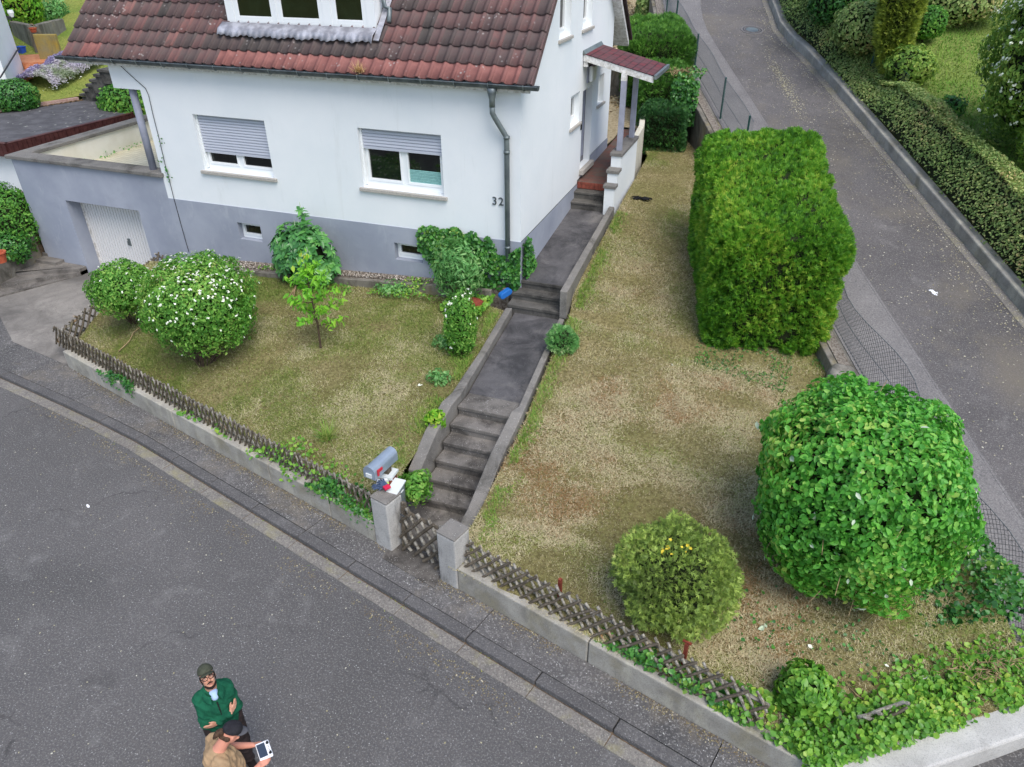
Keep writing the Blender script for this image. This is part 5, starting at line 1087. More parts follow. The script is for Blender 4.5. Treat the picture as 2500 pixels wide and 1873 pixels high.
# ---- hedge and garden beyond the lane
n = 42000; tt = rng.uniform(-17.5, 4, n); f = rng.random(n); hh = np.interp(tt, [-17, -9, -6.5, -5.6, -3.6, -3.0, 4], [1.3, 1.25, 1.15, .75, .75, 1.2, 1.3]); ss = np.where(f < .5, .1+.42*rng.random(n), .4+.52*rng.random(n)); u = np.clip((ss-.1)/.42, 0, 1)**.75
z = np.where(f < .5, .28+np.clip(u, 0, 1)**.6*(hh-.33)*rng.uniform(.8, 1.03, n), hh-.03+.1*rng.random(n)-.3*np.clip(ss-.75, 0, 1)); z += .1*(vnoise(tt, z, .6, 31)-.5)
ws = np.array([wall_s(t) for t in tt]); P = RO+HD*tt[:, None]+HP*(ss+ws)[:, None]; P[:, 2] += RS*tt+z; N = np.where((f < .5)[:, None], -HP*.7+[0, 0, .75], np.array([0, 0, 1.])+0*P)
hr = thing('long_hedge', rp(-7, 1.6, .4), 'long clipped hedge above the low wall on the far side of the lane', 'hedge'); V, Fa, r = leaves(P, N, .06, .6, .2, .8); bulk('foliage', V, Fa, G_HEDGE, hr, r)
hc = MB(); TT = [-17.5, -12, -9, -6.5, -5.6, -3.6, -3, 0, 4]; HH = [1.3, 1.27, 1.25, 1.15, .75, .75, 1.2, 1.25, 1.3]
for a, b, ha, hb in zip(TT[:-1], TT[1:], HH[:-1], HH[1:]):
    w0, w1 = wall_s(a), wall_s(b); hc.hexa([rp(a, w0+.22, .3), rp(a, w0+.8, .3), rp(b, w1+.8, .3), rp(b, w1+.22, .3), rp(a, w0+.45, ha-.2), rp(a, w0+.78, ha-.2), rp(b, w1+.78, hb-.2), rp(b, w1+.45, hb-.2)])
hc.build('shade_core', M['shade_twigs'], hr)
chain('dark green chain-link fence in the gap of the long hedge', [-6.4, -2.9], lambda t: wall_s(t)+.7, 1.2, .0, 'dark_wire', (-4.5,), top='green_post')
def at_up(px, py, dz): 
    d = ray(px, py); nrm = np.array([-HD[0]*RS, -HD[1]*RS, 1]); p0 = RO+[0, 0, dz]; return C0+d*((p0-C0)@nrm)/(d@nrm)
b = at_up(2165, 168, .9); shrub('columnar_thuja', 'tall columnar thuja on the lawn beyond the lane', 'tree', b, b+[0, 0, 2.3], (.52, .52, 2.45), 2.6, 15000, .13, G_COL, 'spray', seed=61, amp=.1, depth=.3, core=.8, stems=3, k=5, w_=.2)
b = at_up(2258, 97, .9); shrub('round_bush', 'small clipped globe bush right of the columnar thuja', 'bush', b, b+[0, 0, .42], (.42, .42, .42), 2.6, 2200, .08, G_BURG, seed=62, amp=.06, depth=.2, core=.8, stems=3)
b = at_up(2105, 120, .9); shrub('round_bush', 'rounded clipped bush left of the columnar thuja', 'bush', b, b+[0, 0, .55], (.85, .8, .62), 2.6, 4200, .09, G_HEDGE, seed=63, amp=.08, depth=.2, core=.8, stems=3)
b = at_up(2040, 58, .9); shrub('round_bush', 'dark green bush behind the top end of the long hedge', 'bush', b, b+[0, 0, .8], (.9, .9, .95), 2.4, 4600, .1, G_IVY, seed=64, amp=.1, depth=.2, core=.8, stems=3)
b = at_up(2330, 50, .9); shrub('round_bush', 'brownish spreading bush near the top of the upper lawn', 'bush', b, b+[0, 0, .45], (1.3, 1.1, .6), 2.2, 5000, .1, G_HEDGE, seed=65, amp=.2, depth=.3, core=.75, stems=3)
b = at_up(2215, 195, .9); shrub('round_bush', 'yellow-green bush beside the hedge below the thuja', 'bush', b, b+[0, 0, .3], (.62, .5, .45), 2.2, 2600, .09, G_VIB, seed=66, amp=.2, depth=.3, core=.75, stems=3)
b = at_up(2318, 280, .9); shrub('round_bush', 'tiny dark bush on the upper lawn behind the hedge', 'bush', b, b+[0, 0, .16], (.3, .25, .25), 2.2, 700, .08, G_IVY, seed=67, amp=.2, depth=.3, core=.7, stems=3)
q = gz(2490, 170, 4.9)+[.45, .1, 0]; b = (q[0]+.5, q[1]+.3, 3.4); shrub('viburnum_bush', 'tall white-blossomed viburnum bush at the right edge of the upper garden', 'bush', b, (q[0]+.55, q[1]+.3, 5.15), (1.6, 1.6, 1.95), 2.2, 36000, .095, G_VIB, seed=68, amp=.2, depth=.35, core=.8, stems=8, flowers=800, fl_size=.05, fl_top=-.3, petal='cream_petal')
# ================================================================ neighbour's plot on the left
ng = thing('neighbour_garage', (-20, 14.5, .5), 'flat-roofed neighbouring garage with dark bitumen roof and brown fascia', 'garage')
rp_ = [(-23.2, 12.4), (-18.1, 12.88), (-17.66, 17.0), (-18.2, 17.5), (-20.75, 17.5), (-23.6, 13.7)]
rp_ = [(-22.5, 12.3), (-18.1, 12.88), (-17.66, 17.0), (-18.2, 17.5), (-20.75, 17.5), (-21.9, 14.6)]
MB().prism(rp_, 2.78, 2.9).build('flat_roof', M['bitumen'], ng)
fa = MB()
for a, b in ((rp_[0], rp_[1]), (rp_[1], rp_[2])):
    a, b = np.array(a), np.array(b); L = np.linalg.norm(b-a); u = (b-a)/L; o = np.array([u[1], -u[0]]); k = int(L/.12)
    for i in range(k):
        p, q = a+u*L*i/k, a+u*(L*(i+1)/k-.012); fa.prism([p+o*.05, q+o*.05, q+o*.02, p+o*.02], 2.6, 2.905)
    fa.prism([a+o*.02, b+o*.02, b, a], 2.6, 2.9); fa.prism([a+o*.055, b+o*.055, b-o*.08, a-o*.08], 2.906, 2.925)
fa.build('fascia', M['brown_fascia'], ng)
MB().prism([(-22.2, 12.6), (-18.25, 13.1), (-17.85, 16.9), (-20.7, 17.3), (-21.7, 14.6)], -.2, 2.775).build('wall', M['white_render'], ng)
ed = MB(); 
for a, b in ((rp_[4], rp_[5]), (rp_[5], rp_[0])):
    a, b = np.array(a), np.array(b); u = (b-a)/np.linalg.norm(b-a); o = np.array([u[1], -u[0]]); ed.prism([a-o*.1, b-o*.1, b+o*.08, a+o*.08][::-1], 2.86, 2.98)
ed.build('roof_edge', M['edge_pink'], ng)
P = zone([(-21.6, 13.5), (-18.3, 13.2), (-18, 17.2), (-20.6, 17.3)], 90, lambda x, y: 0*x+2.905); V, Fa, r = leaves(P, np.tile([0, 0, 1.], (len(P), 1)), .075, .7, .05, .1, 0); tag(bulk('lichen_spots', V, Fa, M['grey_lichen'], None, r), 'pale lichen and leaf spots on the dark flat roof', 'lichen')
V, Fa, r = leaves(np.array([np.array([*np.array(rp_[4])*(1-w2)+np.array(rp_[5])*w2, 2.91])+[.15+.12*rng.random(), 0, 0] for w2 in rng.random(500)]), np.tile([0, 0, 1.], (500, 1)), .06, .7); tag(bulk('leaf_litter', V, Fa, M['litter'], None, r), 'dry leaf litter along the back edge of the flat roof', 'litter')
# slope and meadow behind
mz = lambda x, y: np.interp(-(x)*.64+y*.77, [24, 27.3, 30.5, 34.5, 60], [2.85, 3.05, 3.55, 4.25, 7.5])+np.interp(y-17.5+.25*(x+20), [0, 12], [0, .6])
sheet('meadow', [(-13.4, 18.6), (-17.7, 17.15), (-18.25, 17.6), (-20.75, 17.58), (-22, 14.6), (-28, 14), (-60, 30), (-60, 75), (-8, 75), (-9, 30)], mz, 'meadow_soil', 1.0, amp=.04)
P = zone([(-17.9, 17.5), (-20.9, 17.6), (-22.2, 15), (-26, 18), (-45, 40), (-30, 50), (-16, 26)], 90000, mz)
V, Fa = blades(P, .11, .9, .009); r = np.clip(vnoise(P[:, 0], P[:, 1], 1.5, 55)*.9+rng.random(len(P))*.35-.12, 0, 1); stuff(bulk('meadow_grass', V, Fa, M['yellow_grass'], None, np.repeat(r, 3)))
def zzp(x, y, z): return gz(x/5.525, y/5.525, z)
# old concrete steps up the slope
sp = MB(); nose = [(1050, 1285), (1060, 1265), (1100, 1200), (1145, 1135), (1190, 1070), (1245, 1000), (1295, 935)]
for i, (x, y) in enumerate(nose[1:]):
    z = 3.06+.17*i; p = zzp(x, y, z); sp.box((p[0], p[1], z-.08), (p[0]+1.5, p[1]+.9, z)); sp.box((p[0]+.03, p[1]+.04, z-.4), (p[0]+1.48, p[1]+.88, z-.082))
tag(sp.build('slope_steps', M['dark_step'], bevel=.012), 'old dark concrete steps climbing the grassy slope behind the garage', 'steps')
q = gz(290, 228, 3.3); shrub('round_bush', 'dense green bush behind the terrace column', 'bush', (q[0], q[1], 2.8), (q[0]+.3, q[1]+.1, 3.0), (1.05, .7, .55), 2.5, 4500, .1, G_BURG, seed=71, amp=.1, depth=.25, core=.8, stems=3)
q = gz(25, 232, 3.35); shrub('round_bush', 'dark rounded bush beside the flat roof at the left edge', 'bush', (q[0], q[1], 2.9), (q[0]-.3, q[1]+.3, 3.2), (.66, .62, .5), 2.4, 4600, .075, G_IVY, seed=72, amp=.08, depth=.22, core=.82, stems=3)
# lavender border
def gmz(x, y):
    z = 4.
    for i in range(40): q = zzp(x, y, z); z = .6*z+.4*float(mz(q[0], q[1]))
    return zzp(x, y, z)
la, lb_ = gmz(480, 1230), gmz(1180, 860)
la = la+[0, 0, .05]; lb_ = lb_+[0, 0, .05]; lv = thing('lavender_border', (la+lb_)/2, 'long border of greyish lavender along the neighbour slope', 'flower bed'); n = 14000; w2 = rng.random(n); P = la+(lb_-la)*w2[:, None]; u = unit((lb_-la)[None])[0]; v = np.array([-u[1], u[0], 0]); s = rng.uniform(-1, 1, n); P = P+v*(s*.7)[:, None]; P[:, 2] += .05+(.5*(1-s**2)**.5)*(.75+.4*vnoise(w2*9, s, .5, 3))*rng.uniform(.75, 1, n)
V, Fa, r = leaves(P, np.tile([0, 0, 1.], (n, 1))+v*s[:, None]*.8, .09, .3, jit=.9, droop=-.4); r = np.repeat(np.where(s > -.15, rng.random(n)*.85, .9+.1*rng.random(n)), 6); bulk('foliage', V, Fa, G_LAV, lv, r)
cm_ = MB(); cm_.ribbon([la+v*.38+[0, 0, .28], lb_+v*.38+[0, 0, .28]], [la-v*.38+[0, 0, .28], lb_-v*.38+[0, 0, .28]], .5); pass
P = np.concatenate([gmz(x, y)+rng.normal(0, [.16, .16, .03], (11, 3)) for x, y in ((780, 1190), (980, 1115), (850, 1085), (710, 1245), (1170, 940))]); V, Fa, r = leaves(P+[0, 0, .1], np.tile([0, 0, 1.], (len(P), 1)), .06, .9); tag(bulk('daisies', V, Fa, M['white_petal'], None, r), 'white daisies scattered over the grassy slope', 'flowers')
# neighbour house corner with handrail
nh = thing('neighbour_house', (-27, 15, 3), 'white rendered neighbouring house at the left edge of the photograph', 'house')
A, B = zzp(292, 850, 3.7), np.array([-22.3, 16.6, 0]); d_ = unit((A-B)[None]*[1, 1, 0])[0]; o_ = np.array([-d_[1], d_[0], 0]); o_ = o_ if o_[0] < 0 else -o_
MB().prism([A[:2], (A+o_*7)[:2], (B+o_*7)[:2], B[:2]], 1.5, 10.5).build('wall', M['white_render'], nh)
hr_ = MB(); pa, pb = np.array(A)-d_*.2-o_*.08, np.array(B)-o_*.08
hpts = [pa+[0, 0, .95], pa-d_*.4+[0, 0, .75], pb+d_*.0+[0, 0, -2.85+4.0-.9+3.0]]
h0, h1 = zzp(250, 660, 4.9)*0+0, 0
def onwall(px, py, off=.08):
    n_ = -o_; p0 = np.array(A)+n_*off; d = ray(px, py); return C0+d*((p0-C0)@n_)/(d@n_)
hp_ = [onwall(x/5.525, y/5.525) for x, y in ((255, 655), (225, 690), (100, 895), (0, 1050))]; hr_.tube(hp_, .022, 8)
for x, y in ((222, 700), (102, 895)): hr_.tube([onwall(x/5.525, y/5.525), onwall(x/5.525, y/5.525, 0)], .015, 6)
hr_.build('handrail', M['dark_metal'], nh, smooth=True)
wlmp = MB(); p = onwall(18, 44, .0); wlmp.obox(p-o_*.06, d_*.05, -o_*.06, (0, 0, .05)); wlo = wlmp.build('wall_lamp', M['dark_metal'], nh); wlmp = MB(); wlmp.lathe(p-o_*.14+[0, 0, .02], [(.05, 0), (.09, .12), (.08, .2)], 12); wlmp.build('lamp_shade', M['opal_glass'], wlo)
# patio with tile floor, planter walls, tile steps
sz0 = float(gmz(300, 1100)[2])+.1; pz = sz0+.36
p = [zzp(x, y, pz) for x, y in ((270, 735), (300, 860), (620, 830), (900, 700), (860, 640), (230, 700))]
pt_ = MB(); pt_.prism([q[:2] for q in (zzp(300, 850, pz), zzp(640, 835, pz), zzp(930, 700, pz), zzp(900, 640, pz), zzp(200, 650, pz))], pz-.5, pz); struct(pt_.build('patio', M['orange_tile']))
ts = MB()
for i, (xa, ya, xb, yb) in enumerate(((262, 1090, 345, 1085), (285, 1030, 420, 1020), (310, 965, 560, 950), (330, 905, 620, 885))):
    z = sz0+.085*i; a, b = zzp(xa, ya, z), zzp(xb, yb, z); u = unit((b-a)[None])[0]; v = np.array([-u[1], u[0], 0]); ts.prism([a[:2], b[:2], (b+v*.8)[:2], (a+v*.8)[:2]], z-.1, z)
tag(ts.build('tile_steps', M['orange_tile'], bevel=.01), 'orange tiled steps rising to the neighbour patio', 'steps')
def upwall(name, label, pts, z0, ztops, th, mat):
    mb = MB(); Q = [zzp(x, y, z) for x, y, z in pts]
    for (a, b, za, zb) in zip(Q[:-1], Q[1:], ztops[:-1], ztops[1:]):
        u = unit(((b-a)*[1, 1, 0])[None])[0]; v = np.array([-u[1], u[0], 0])*th; mb.prism([a[:2], b[:2], (b+v)[:2], (a+v)[:2]], z0, [za, zb, zb, za])
    return tag(mb.build(name, M[mat], bevel=.02), label, 'wall')
upwall('planter_wall', 'yellow-stained free-standing concrete slab wall beside the patio', [(540, 800, pz), (835, 800, pz)], pz-.5, [pz+.74, pz+.74], .14, 'yellow_wall')
upwall('planter_wall', 'dark concrete retaining wall behind the patio', [(235, 640, pz), (560, 725, pz), (800, 640, pz), (960, 600, pz)], pz-.5, [pz+.85]*4, .2, 'old_wall')
c = zzp(565, 770, pz); c[2] = pz+.74; kp = thing('flower_pot', c, 'terracotta coloured basket pot with handle on the patio wall', 'flower pot')
mb = MB(); mb.lathe(c, [(.07, 0), (.11, .12), (.12, .12), (.12, .145), (.1, .145), (.09, .03)], 14); mb.build('pot', M['terracotta'], kp); mb = MB(); mb.tube([c+[.11*math.cos(a), 0, .14+.13*math.sin(a)] for a in np.linspace(0, math.pi, 9)], .009, 6); mb.build('handle', M['dry_twig'], kp)
c = zzp(305, 728, pz); mb = MB(); mb.hexa([c+[x, y, z] for z, k in ((.0, .8), (.22, 1)) for x, y in ((-.13*k, -.1*k), (.13*k, -.1*k), (.13*k, .1*k), (-.13*k, .1*k))]); mb.box(c+[-.145, -.115, .21], c+[.145, .115, .24]); tag(mb.build('storage_tub', M['cobalt_plastic'], bevel=.03), 'cobalt blue plastic tub standing on the patio', 'tub')
c = zzp(715, 865, pz-.2); wcn = thing('watering_can', c, 'small red watering can beside the lavender border', 'watering can'); mb = MB(); mb.lathe(c, [(.08, 0), (.09, .12), (.06, .16)], 14); mb.build('body', M['red_plastic'], wcn, smooth=True); mb = MB(); mb.tube([c+[.07, 0, .05], c+[.19, 0, .19]], [.018, .012], 8); mb.build('spout', M['red_plastic'], wcn); mb = MB(); mb.tube([c+[-.07+.06*math.cos(a), 0, .16+.06*math.sin(a)] for a in np.linspace(0, math.pi, 7)], .009, 6); mb.build('handle', M['red_plastic'], wcn)
c = zzp(640, 440, 4.9); c[2] = float(mz(c[0], c[1])); c = zzp(640, 440, float(mz(*zzp(640, 440, 5.0)[:2])))
gl_ = thing('garden_lamp', c, 'tall garden lamp post with a white globe behind the patio wall', 'lamp'); topz = 1.2; mb = MB(); mb.tube([c, c+[0, 0, topz]], .032, 10); mb.build('post', M['old_wall'], gl_); mb = MB()
mb.lathe(c+[0, 0, topz], [(.001, 0)]+[(.1*math.sin(a), .1-.1*math.cos(a)) for a in np.linspace(.3, math.pi, 9)], 16); mb.build('lamp_globe', M['opal_glass'], gl_, smooth=True)
c = zzp(512, 405, 5.0); c = zzp(512, 405, float(mz(c[0], c[1]))); gf = thing('garden_fork', c, 'dark garden fork stuck upright in the soil behind the patio wall', 'garden fork'); mb = MB(); mb.tube([c, c+[-.05, 0, 1.05]], .022, 8); mb.build('shaft', M['bark'], gf); mb = MB(); mb.tube([c+[-.05, 0, 1.05], c+[-.13, 0, 1.16], c+[-.13, 0, 1.24], c+[.05, 0, 1.24], c+[.05, 0, 1.16], c+[-.05, 0, 1.05]], .018, 6); mb.build('handle', M['dark_metal'], gf)
c = zzp(275, 615, pz); mb = MB(); mb.tube([c, c+[-.08, .1, 1.3]], .02, 8); tag(mb.build('broom_stick', M['dry_twig'], smooth=True), 'thin wooden stick leaning at the patio wall behind the blue tub', 'stick')
q = gmz(200, 400); shrub('round_bush', 'yellow-green conifer bush beside the white neighbour house', 'bush', q, q+[0, .3, .95], (.95, .9, 1.15), 2.2, 5200, .12, G_SAP, seed=74, amp=.12, depth=.3, core=.8, stems=3)
tuft('long green lily leaves on top of the patio retaining wall', gmz(400, 420), 420, .75, 'green_grass', .9)
for x, y, s, lb2 in ((650, 265, .55, 'grey-green perennial clump in the meadow behind the lamp'), (770, 210, .5, 'small perennial clump at the top of the meadow bed'), (400, 265, .5, 'low perennial clump behind the garden fork')):
    q = gmz(x, y); shrub('perennial_clump', lb2, 'plant', q, q+[0, 0, .2], (s, s*.8, .4), 2, 900, .11, G_ELD, seed=int(x), amp=.2, depth=.5, core=.5, stems=0)
# fan-shaped steps beside the garage
cs = [((-17.6, 9.8), (-16.73, 10.2), (-15.7, 12.0), (-17.08, 12.1)), ((-18, 10.2), (-17.0, 10.62), (-15.55, 11.86), (-15.5, 12.1)), ]
fs_ = MB()
z5_ = lambda x, y, z: gz(x/3.156, 450+y/3.156, z)[:2]
L0_ = [z5_(-120, 890, .15), z5_(-120, 785, .23), z5_(-60, 690, .31), z5_(200, 570, .39), z5_(270, 490, .47)]; R0_ = [z5_(670, 705, .15), z5_(665, 690, .23), z5_(630, 657, .31), z5_(430, 605, .39), z5_(395, 520, .47)]
for i, (a, b) in enumerate(zip(L0_, R0_)): z = .15+.08*i; b = np.array([min(b[0], -15.83), b[1]]); fs_.prism([a, b, (b[0], 12.14), (-17.45, 12.14), (-17.45, a[1])], z-.3, z)
tag(fs_.build('fan_steps', M['stair_concrete']), 'fan of wedge-shaped concrete steps beside the garage door', 'steps')
kb_ = MB(); a, b = gz(0, 661, .85), gz(110, 590, 1.0); kb_.ribbon([(-17.4, 9.0, .35), (-17.25, 10.4, .6), (-17.4, 12.1, 1.05)], [(-17.2, 9.0, .35), (-17.05, 10.4, .6), (-17.2, 12.1, 1.05)], 1.0)
tag(kb_.build('step_cheek', M['old_wall'], bevel=.015), 'sloping concrete cheek wall left of the fan steps', 'wall')
lb3 = MB(); lb3.prism([(-19.6, 9.0), (-17.35, 9.0), (-17.2, 10.4), (-17.25, 12.9), (-18.2, 13.1), (-21, 12.6)], -.1, [.35, .45, .8, 1.0, 1.0, .7]); struct(lb3.build('planting_bed', M['soil']))
q = gz(40, 520, 1.6); shrub('round_bush', 'tall leafy bush at the left edge beside the fan steps', 'bush', (q[0], q[1], .8), (q[0]-.62, q[1]+.1, 1.3), (.75, .7, .9), 2.2, 7000, .075, G_BURG, seed=75, amp=.16, depth=.35, core=.8, stems=5)
q = gz(20, 590, 1.0); shrub('low_bush', 'low ivy-like bush over the cheek wall of the fan steps', 'bush', (q[0], q[1], .6), (q[0]-.1, q[1], .85), (.55, .5, .4), 2.2, 2600, .08, G_IVY, seed=76, amp=.16, depth=.35, core=.75, stems=3)
tuft('dry yellowish grass beside the garage corner', gz(100, 545, 1.0), 260, .3, 'dry_grass', .9)
c = gz(5, 640, .85); mb = MB(); mb.lathe(c, [(.1, 0), (.14, .22), (.16, .22), (.16, .25), (.11, .25), (.1, .05)], 14); tag(mb.build('flower_pot', M['terracotta']), 'small terracotta pot at the left edge below the bush', 'flower pot')
# ---- behind the house on the right
sheet('rear_slope', [(-13, 18.52), (-4.38, 18.52), (-4.38, 20.21), (-3.6, 20.21), (-3.9, 23.6), (-5.6, 28.5), (-6.0, 40), (-13, 40)], lambda x, y: np.interp(y, [18.5, 20.21, 22, 26, 34, 40], [2.64, 2.69, 2.9, 3.7, 6.4, 7.5]), 'dry_chips', .6, amp=.08)
n = 9000; P = zone([(-6.2, 20.1), (-3.9, 20.3), (-4.2, 24), (-6, 29), (-9, 33), (-9, 24)], n, lambda x, y: np.interp(y, [19.5, 20.6, 22, 26, 34, 40], [2.68, 2.72, 2.92, 3.75, 6.45, 7.5])); V, Fa, r = leaves(P, np.tile([0, 0, 1.], (len(P), 1)), .12, .5, .2, .8, 0); t = Nt('fallen_leaves'); t.done(t.cramp(t.attr('rnd'), [(0, '#6a5640'), (.4, '#8e7b5a'), (.8, '#b3a27c'), (1, '#c9bb96')]), .9); stuff(bulk('fallen_leaves', V, Fa, M['fallen_leaves'], None, r))
a, b = gz(1485, 254, 2.7), gz(1524, 249, 2.7)
mb = MB(); mb.prism([(-6.2, 22.6), (-4.05, 22.7), (-4.02, 22.9), (-6.2, 22.85)], 2.2, 3.75); tag(mb.build('rear_wall', M['old_wall'], bevel=.02), 'grey concrete wall standing behind the porch passage', 'wall')
mb = MB(); mb.ribbon([(-3.62, 17.4, 3.0), (-3.72, 19, 3.1), (-4.0, 20.6, 3.3)], [(-3.5, 17.4, 3.0), (-3.58, 19, 3.1), (-3.86, 20.6, 3.3)], 1.2); tag(mb.build('passage_wall', M['pale_render'], bevel=.02), 'low pale curved garden wall behind the porch posts', 'wall')
q = gz(1576, 14, 4.9); shrub('low_bush', 'overgrown shrub at the top behind the house beside the lane fence', 'bush', (q[0], q[1], 4.2), (q[0], q[1], 4.7), (.34, .4, .75), 2.2, 2400, .12, G_HEDGE, seed=81, amp=.2, depth=.4, core=.7, stems=4)
# ================================================================ two people on the street
simple('skin', '#c9977d', .55, col2='#b98068', scale=30, spec=.35); simple('skin_red', '#c98a74', .55, spec=.35)
simple('fleece_green', '#1e5a42', .95, col2='#174a37', scale=9, spec=.1, bstr=.8, bscale=16); simple('olive_cap', '#474a3c', .9, col2='#3d4034', scale=30); simple('trouser_brown', '#352a28', .9, col2='#2a2221', scale=12)
simple('tan_shirt', '#a58a6a', .92, col2='#967c5e', scale=7, bstr=.8, bscale=14); simple('black_cap', '#201f24', .9, col2='#2b2a2f', scale=20); simple('hair_brown', '#3a291f', .8, col2='#55402f', scale=60); simple('hair_dark', '#1e1614', .8)
simple('shirt_blue', '#a9c4e6', .9); simple('grey_brim', '#55555a', .9); simple('lip', '#a3625a', .5); simple('eye_white', '#e8e6e2', .3); simple('screen_dark', '#3c4654', .15, spec=.6)
class Body:
    def __init__(s, base, F):
        F = np.array([F[0], F[1], 0.]); F /= np.linalg.norm(F); s.F = F; s.L = np.array([-F[1], F[0], 0]); s.b = np.array([base[0], base[1], 0.])
    def w(s, p): return s.b+s.L*p[0]+s.F*p[1]+np.array([0, 0, p[2]])
def limb(mb, pts, rs):
    for p, r in zip(pts, rs):
        V, Fa = ball_core(p, (r, r, r), 2, 1, 0, 1.0, seg=14); mb.add(V, Fa.tolist())
    for a, b, ra, rb_ in zip(pts[:-1], pts[1:], rs[:-1], rs[1:]): mb.tube([a, (np.array(a)+b)/2, b], [ra, (ra+rb_)/2, rb_], 14)
def ell(mb, c, r, X, Y, Z):
    V, Fa = ball_core((0, 0, 0), r, 2, 1, 0, 1.0, seg=18); mb.add(np.array(c)+V[:, :1]*X+V[:, 1:2]*Y+V[:, 2:]*Z, Fa.tolist())
def melt(mb, name, mat, parent, voxel=.008, sm=3, wr=0.):
    o = mb.build(name, M[mat], parent); r = o.modifiers.new('r', 'REMESH'); r.mode = 'VOXEL'; r.voxel_size = voxel; s_ = o.modifiers.new('s', 'SMOOTH'); s_.iterations = sm; s_.factor = .5
    dg = bpy.context.evaluated_depsgraph_get(); me = bpy.data.meshes.new_from_object(o.evaluated_get(dg)); o.modifiers.clear(); o.data = me
    if wr:
        n = len(me.vertices); co = np.empty(n*3, np.float32); me.vertices.foreach_get('co', co); co = co.reshape(-1, 3); no = np.array([v.normal[:] for v in me.vertices]); k = (vnoise(co[:, 0]*1.3+co[:, 2]*2.2, co[:, 1]*1.3+co[:, 2]*.7, .06, 5)-.5)*wr*2; me.vertices.foreach_set('co', (co+no*k[:, None]).astype(np.float32).ravel())
    me.materials.clear(); me.materials.append(M[mat]); me.polygons.foreach_set('use_smooth', [True]*len(me.polygons)); me.update(); return o
def hand(mb, wr, d, side, nrm, curl, sc_=1.0):
    """palm, four fingers and thumb: d finger direction, side towards the thumb, nrm out of the palm"""
    d, side, nrm = (np.array(a, float)/np.linalg.norm(a) for a in (d, side, nrm)); k = sc_
    for o in (-.024, -.008, .008, .024): limb(mb, [wr+side*o*.7*k, wr+d*.085*k+side*o*1.15*k], [.016*k, .0125*k])
    for i, l in enumerate((.062, .074, .07, .056)):
        p = wr+d*.085*k+side*(.027-.018*i)*k; q = p+(d*math.cos(curl)+nrm*math.sin(curl))*l*.55*k; r_ = q+(d*math.cos(curl*2.1)+nrm*math.sin(curl*2.1))*l*.5*k; limb(mb, [p, q, r_], [.0102*k, .0094*k, .0078*k])
    p = wr+d*.03*k+side*.026*k; q = p+(d*.6+side*.75+nrm*.25)*.042*k; limb(mb, [p, q, q+(d*.85+side*.1+nrm*.45)*.034*k], [.0135*k, .0115*k, .0095*k])
HS = .9
def head(mb, c, X, Y, Z):
    k = HS; g = lambda x, y, z: np.array(c)+(X*x+Y*y+Z*z)*k
    X, Y, Z = X*k, Y*k, Z*k; g0 = np.array(c); g = lambda x, y, z: g0+X*x+Y*y+Z*z
    ell(mb, g(0, -.008, .028), (.076, .096, .098), X, Y, Z); ell(mb, g(0, .02, -.04), (.062, .07, .075), X, Y, Z); ell(mb, g(0, .05, -.088), (.034, .03, .026), X, Y, Z)
    limb(mb, [g(0, .086, .022), g(0, .108, -.018)], [.009*HS, .014*HS]); ell(mb, g(0, .083, .038), (.05, .014, .012), X, Y, Z)
    for s in (-1, 1): ell(mb, g(s*.035, .072, -.02), (.024, .02, .022), X, Y, Z); ell(mb, g(s*.077, -.005, .0), (.01, .02, .032), X, Y, Z); ell(mb, g(s*.013, .098, -.022), (.009, .01, .008), X, Y, Z)
    return g
def cap_mesh(parent, c, X, Y, Z, mat, brimmat, blen=.075):
    X, Y, Z = X*HS, Y*HS, Z*HS
    g = lambda x, y, z: np.array(c)+X*x+Y*y+Z*z; m_ = MB(); seg, rg = 28, 9; vs = []; fs = []
    for i in range(rg+1):
        a = i/rg*math.pi/2
        for k in range(seg): b = 2*math.pi*k/seg; vs.append(g(.086*math.cos(a)*math.cos(b), -.008+.107*math.cos(a)*math.sin(b), .045+.098*math.sin(a)**.9))
    for i in range(rg):
        for k in range(seg): fs.append((i*seg+k, i*seg+(k+1) % seg, (i+1)*seg+(k+1) % seg, (i+1)*seg+k))
    m_.add(vs, fs); o = m_.build('cap', M[mat], parent, smooth=True); t_ = o.modifiers.new('t', 'SOLIDIFY'); t_.thickness = .006
    b_ = MB(); vs = []; n = 12
    for j in range(5):
        for i in range(n+1):
            a = math.pi*(.12+.76*i/n); rr = j/4; x = math.cos(a)*(.084+.0*rr); y = .1*math.sin(a)+blen*rr*math.sin(a)**.6; vs.append(g(x*(1-.08*rr), y-.008, .05-.012*rr-.16*x*x/.0071*.13))
    fs = [(j*(n+1)+i, j*(n+1)+i+1, (j+1)*(n+1)+i+1, (j+1)*(n+1)+i) for j in range(4) for i in range(n)]
    b_.add(vs, fs); q = b_.build('brim', M[brimmat], o, smooth=True); t_ = q.modifiers.new('t', 'SOLIDIFY'); t_.thickness = .006
    bt = MB(); bt.lathe(g(0, -.008, .14), [(.001, -.003), (.009, 0), (.006, .006)], 8); bt.build('button', M[mat], o); return o
def legs(mb, B, add=0., z0=.09):
    for s in (-1, 1): limb(mb, [B.w((s*.095, 0, .92)), B.w((s*.11, .02, .5)), B.w((s*.115, -.02, z0))], [.088+add, .06+add, .045+add])
def shoes(B, root, mat='trouser_brown'):
    for s in (-1, 1):
        m_ = MB(); limb(m_, [B.w((s*.115, -.05, .045)), B.w((s*.125, .08, .045)), B.w((s*.135, .17, .035))], [.045, .046, .035]); melt(m_, 'shoe', mat, root, .01, 2)
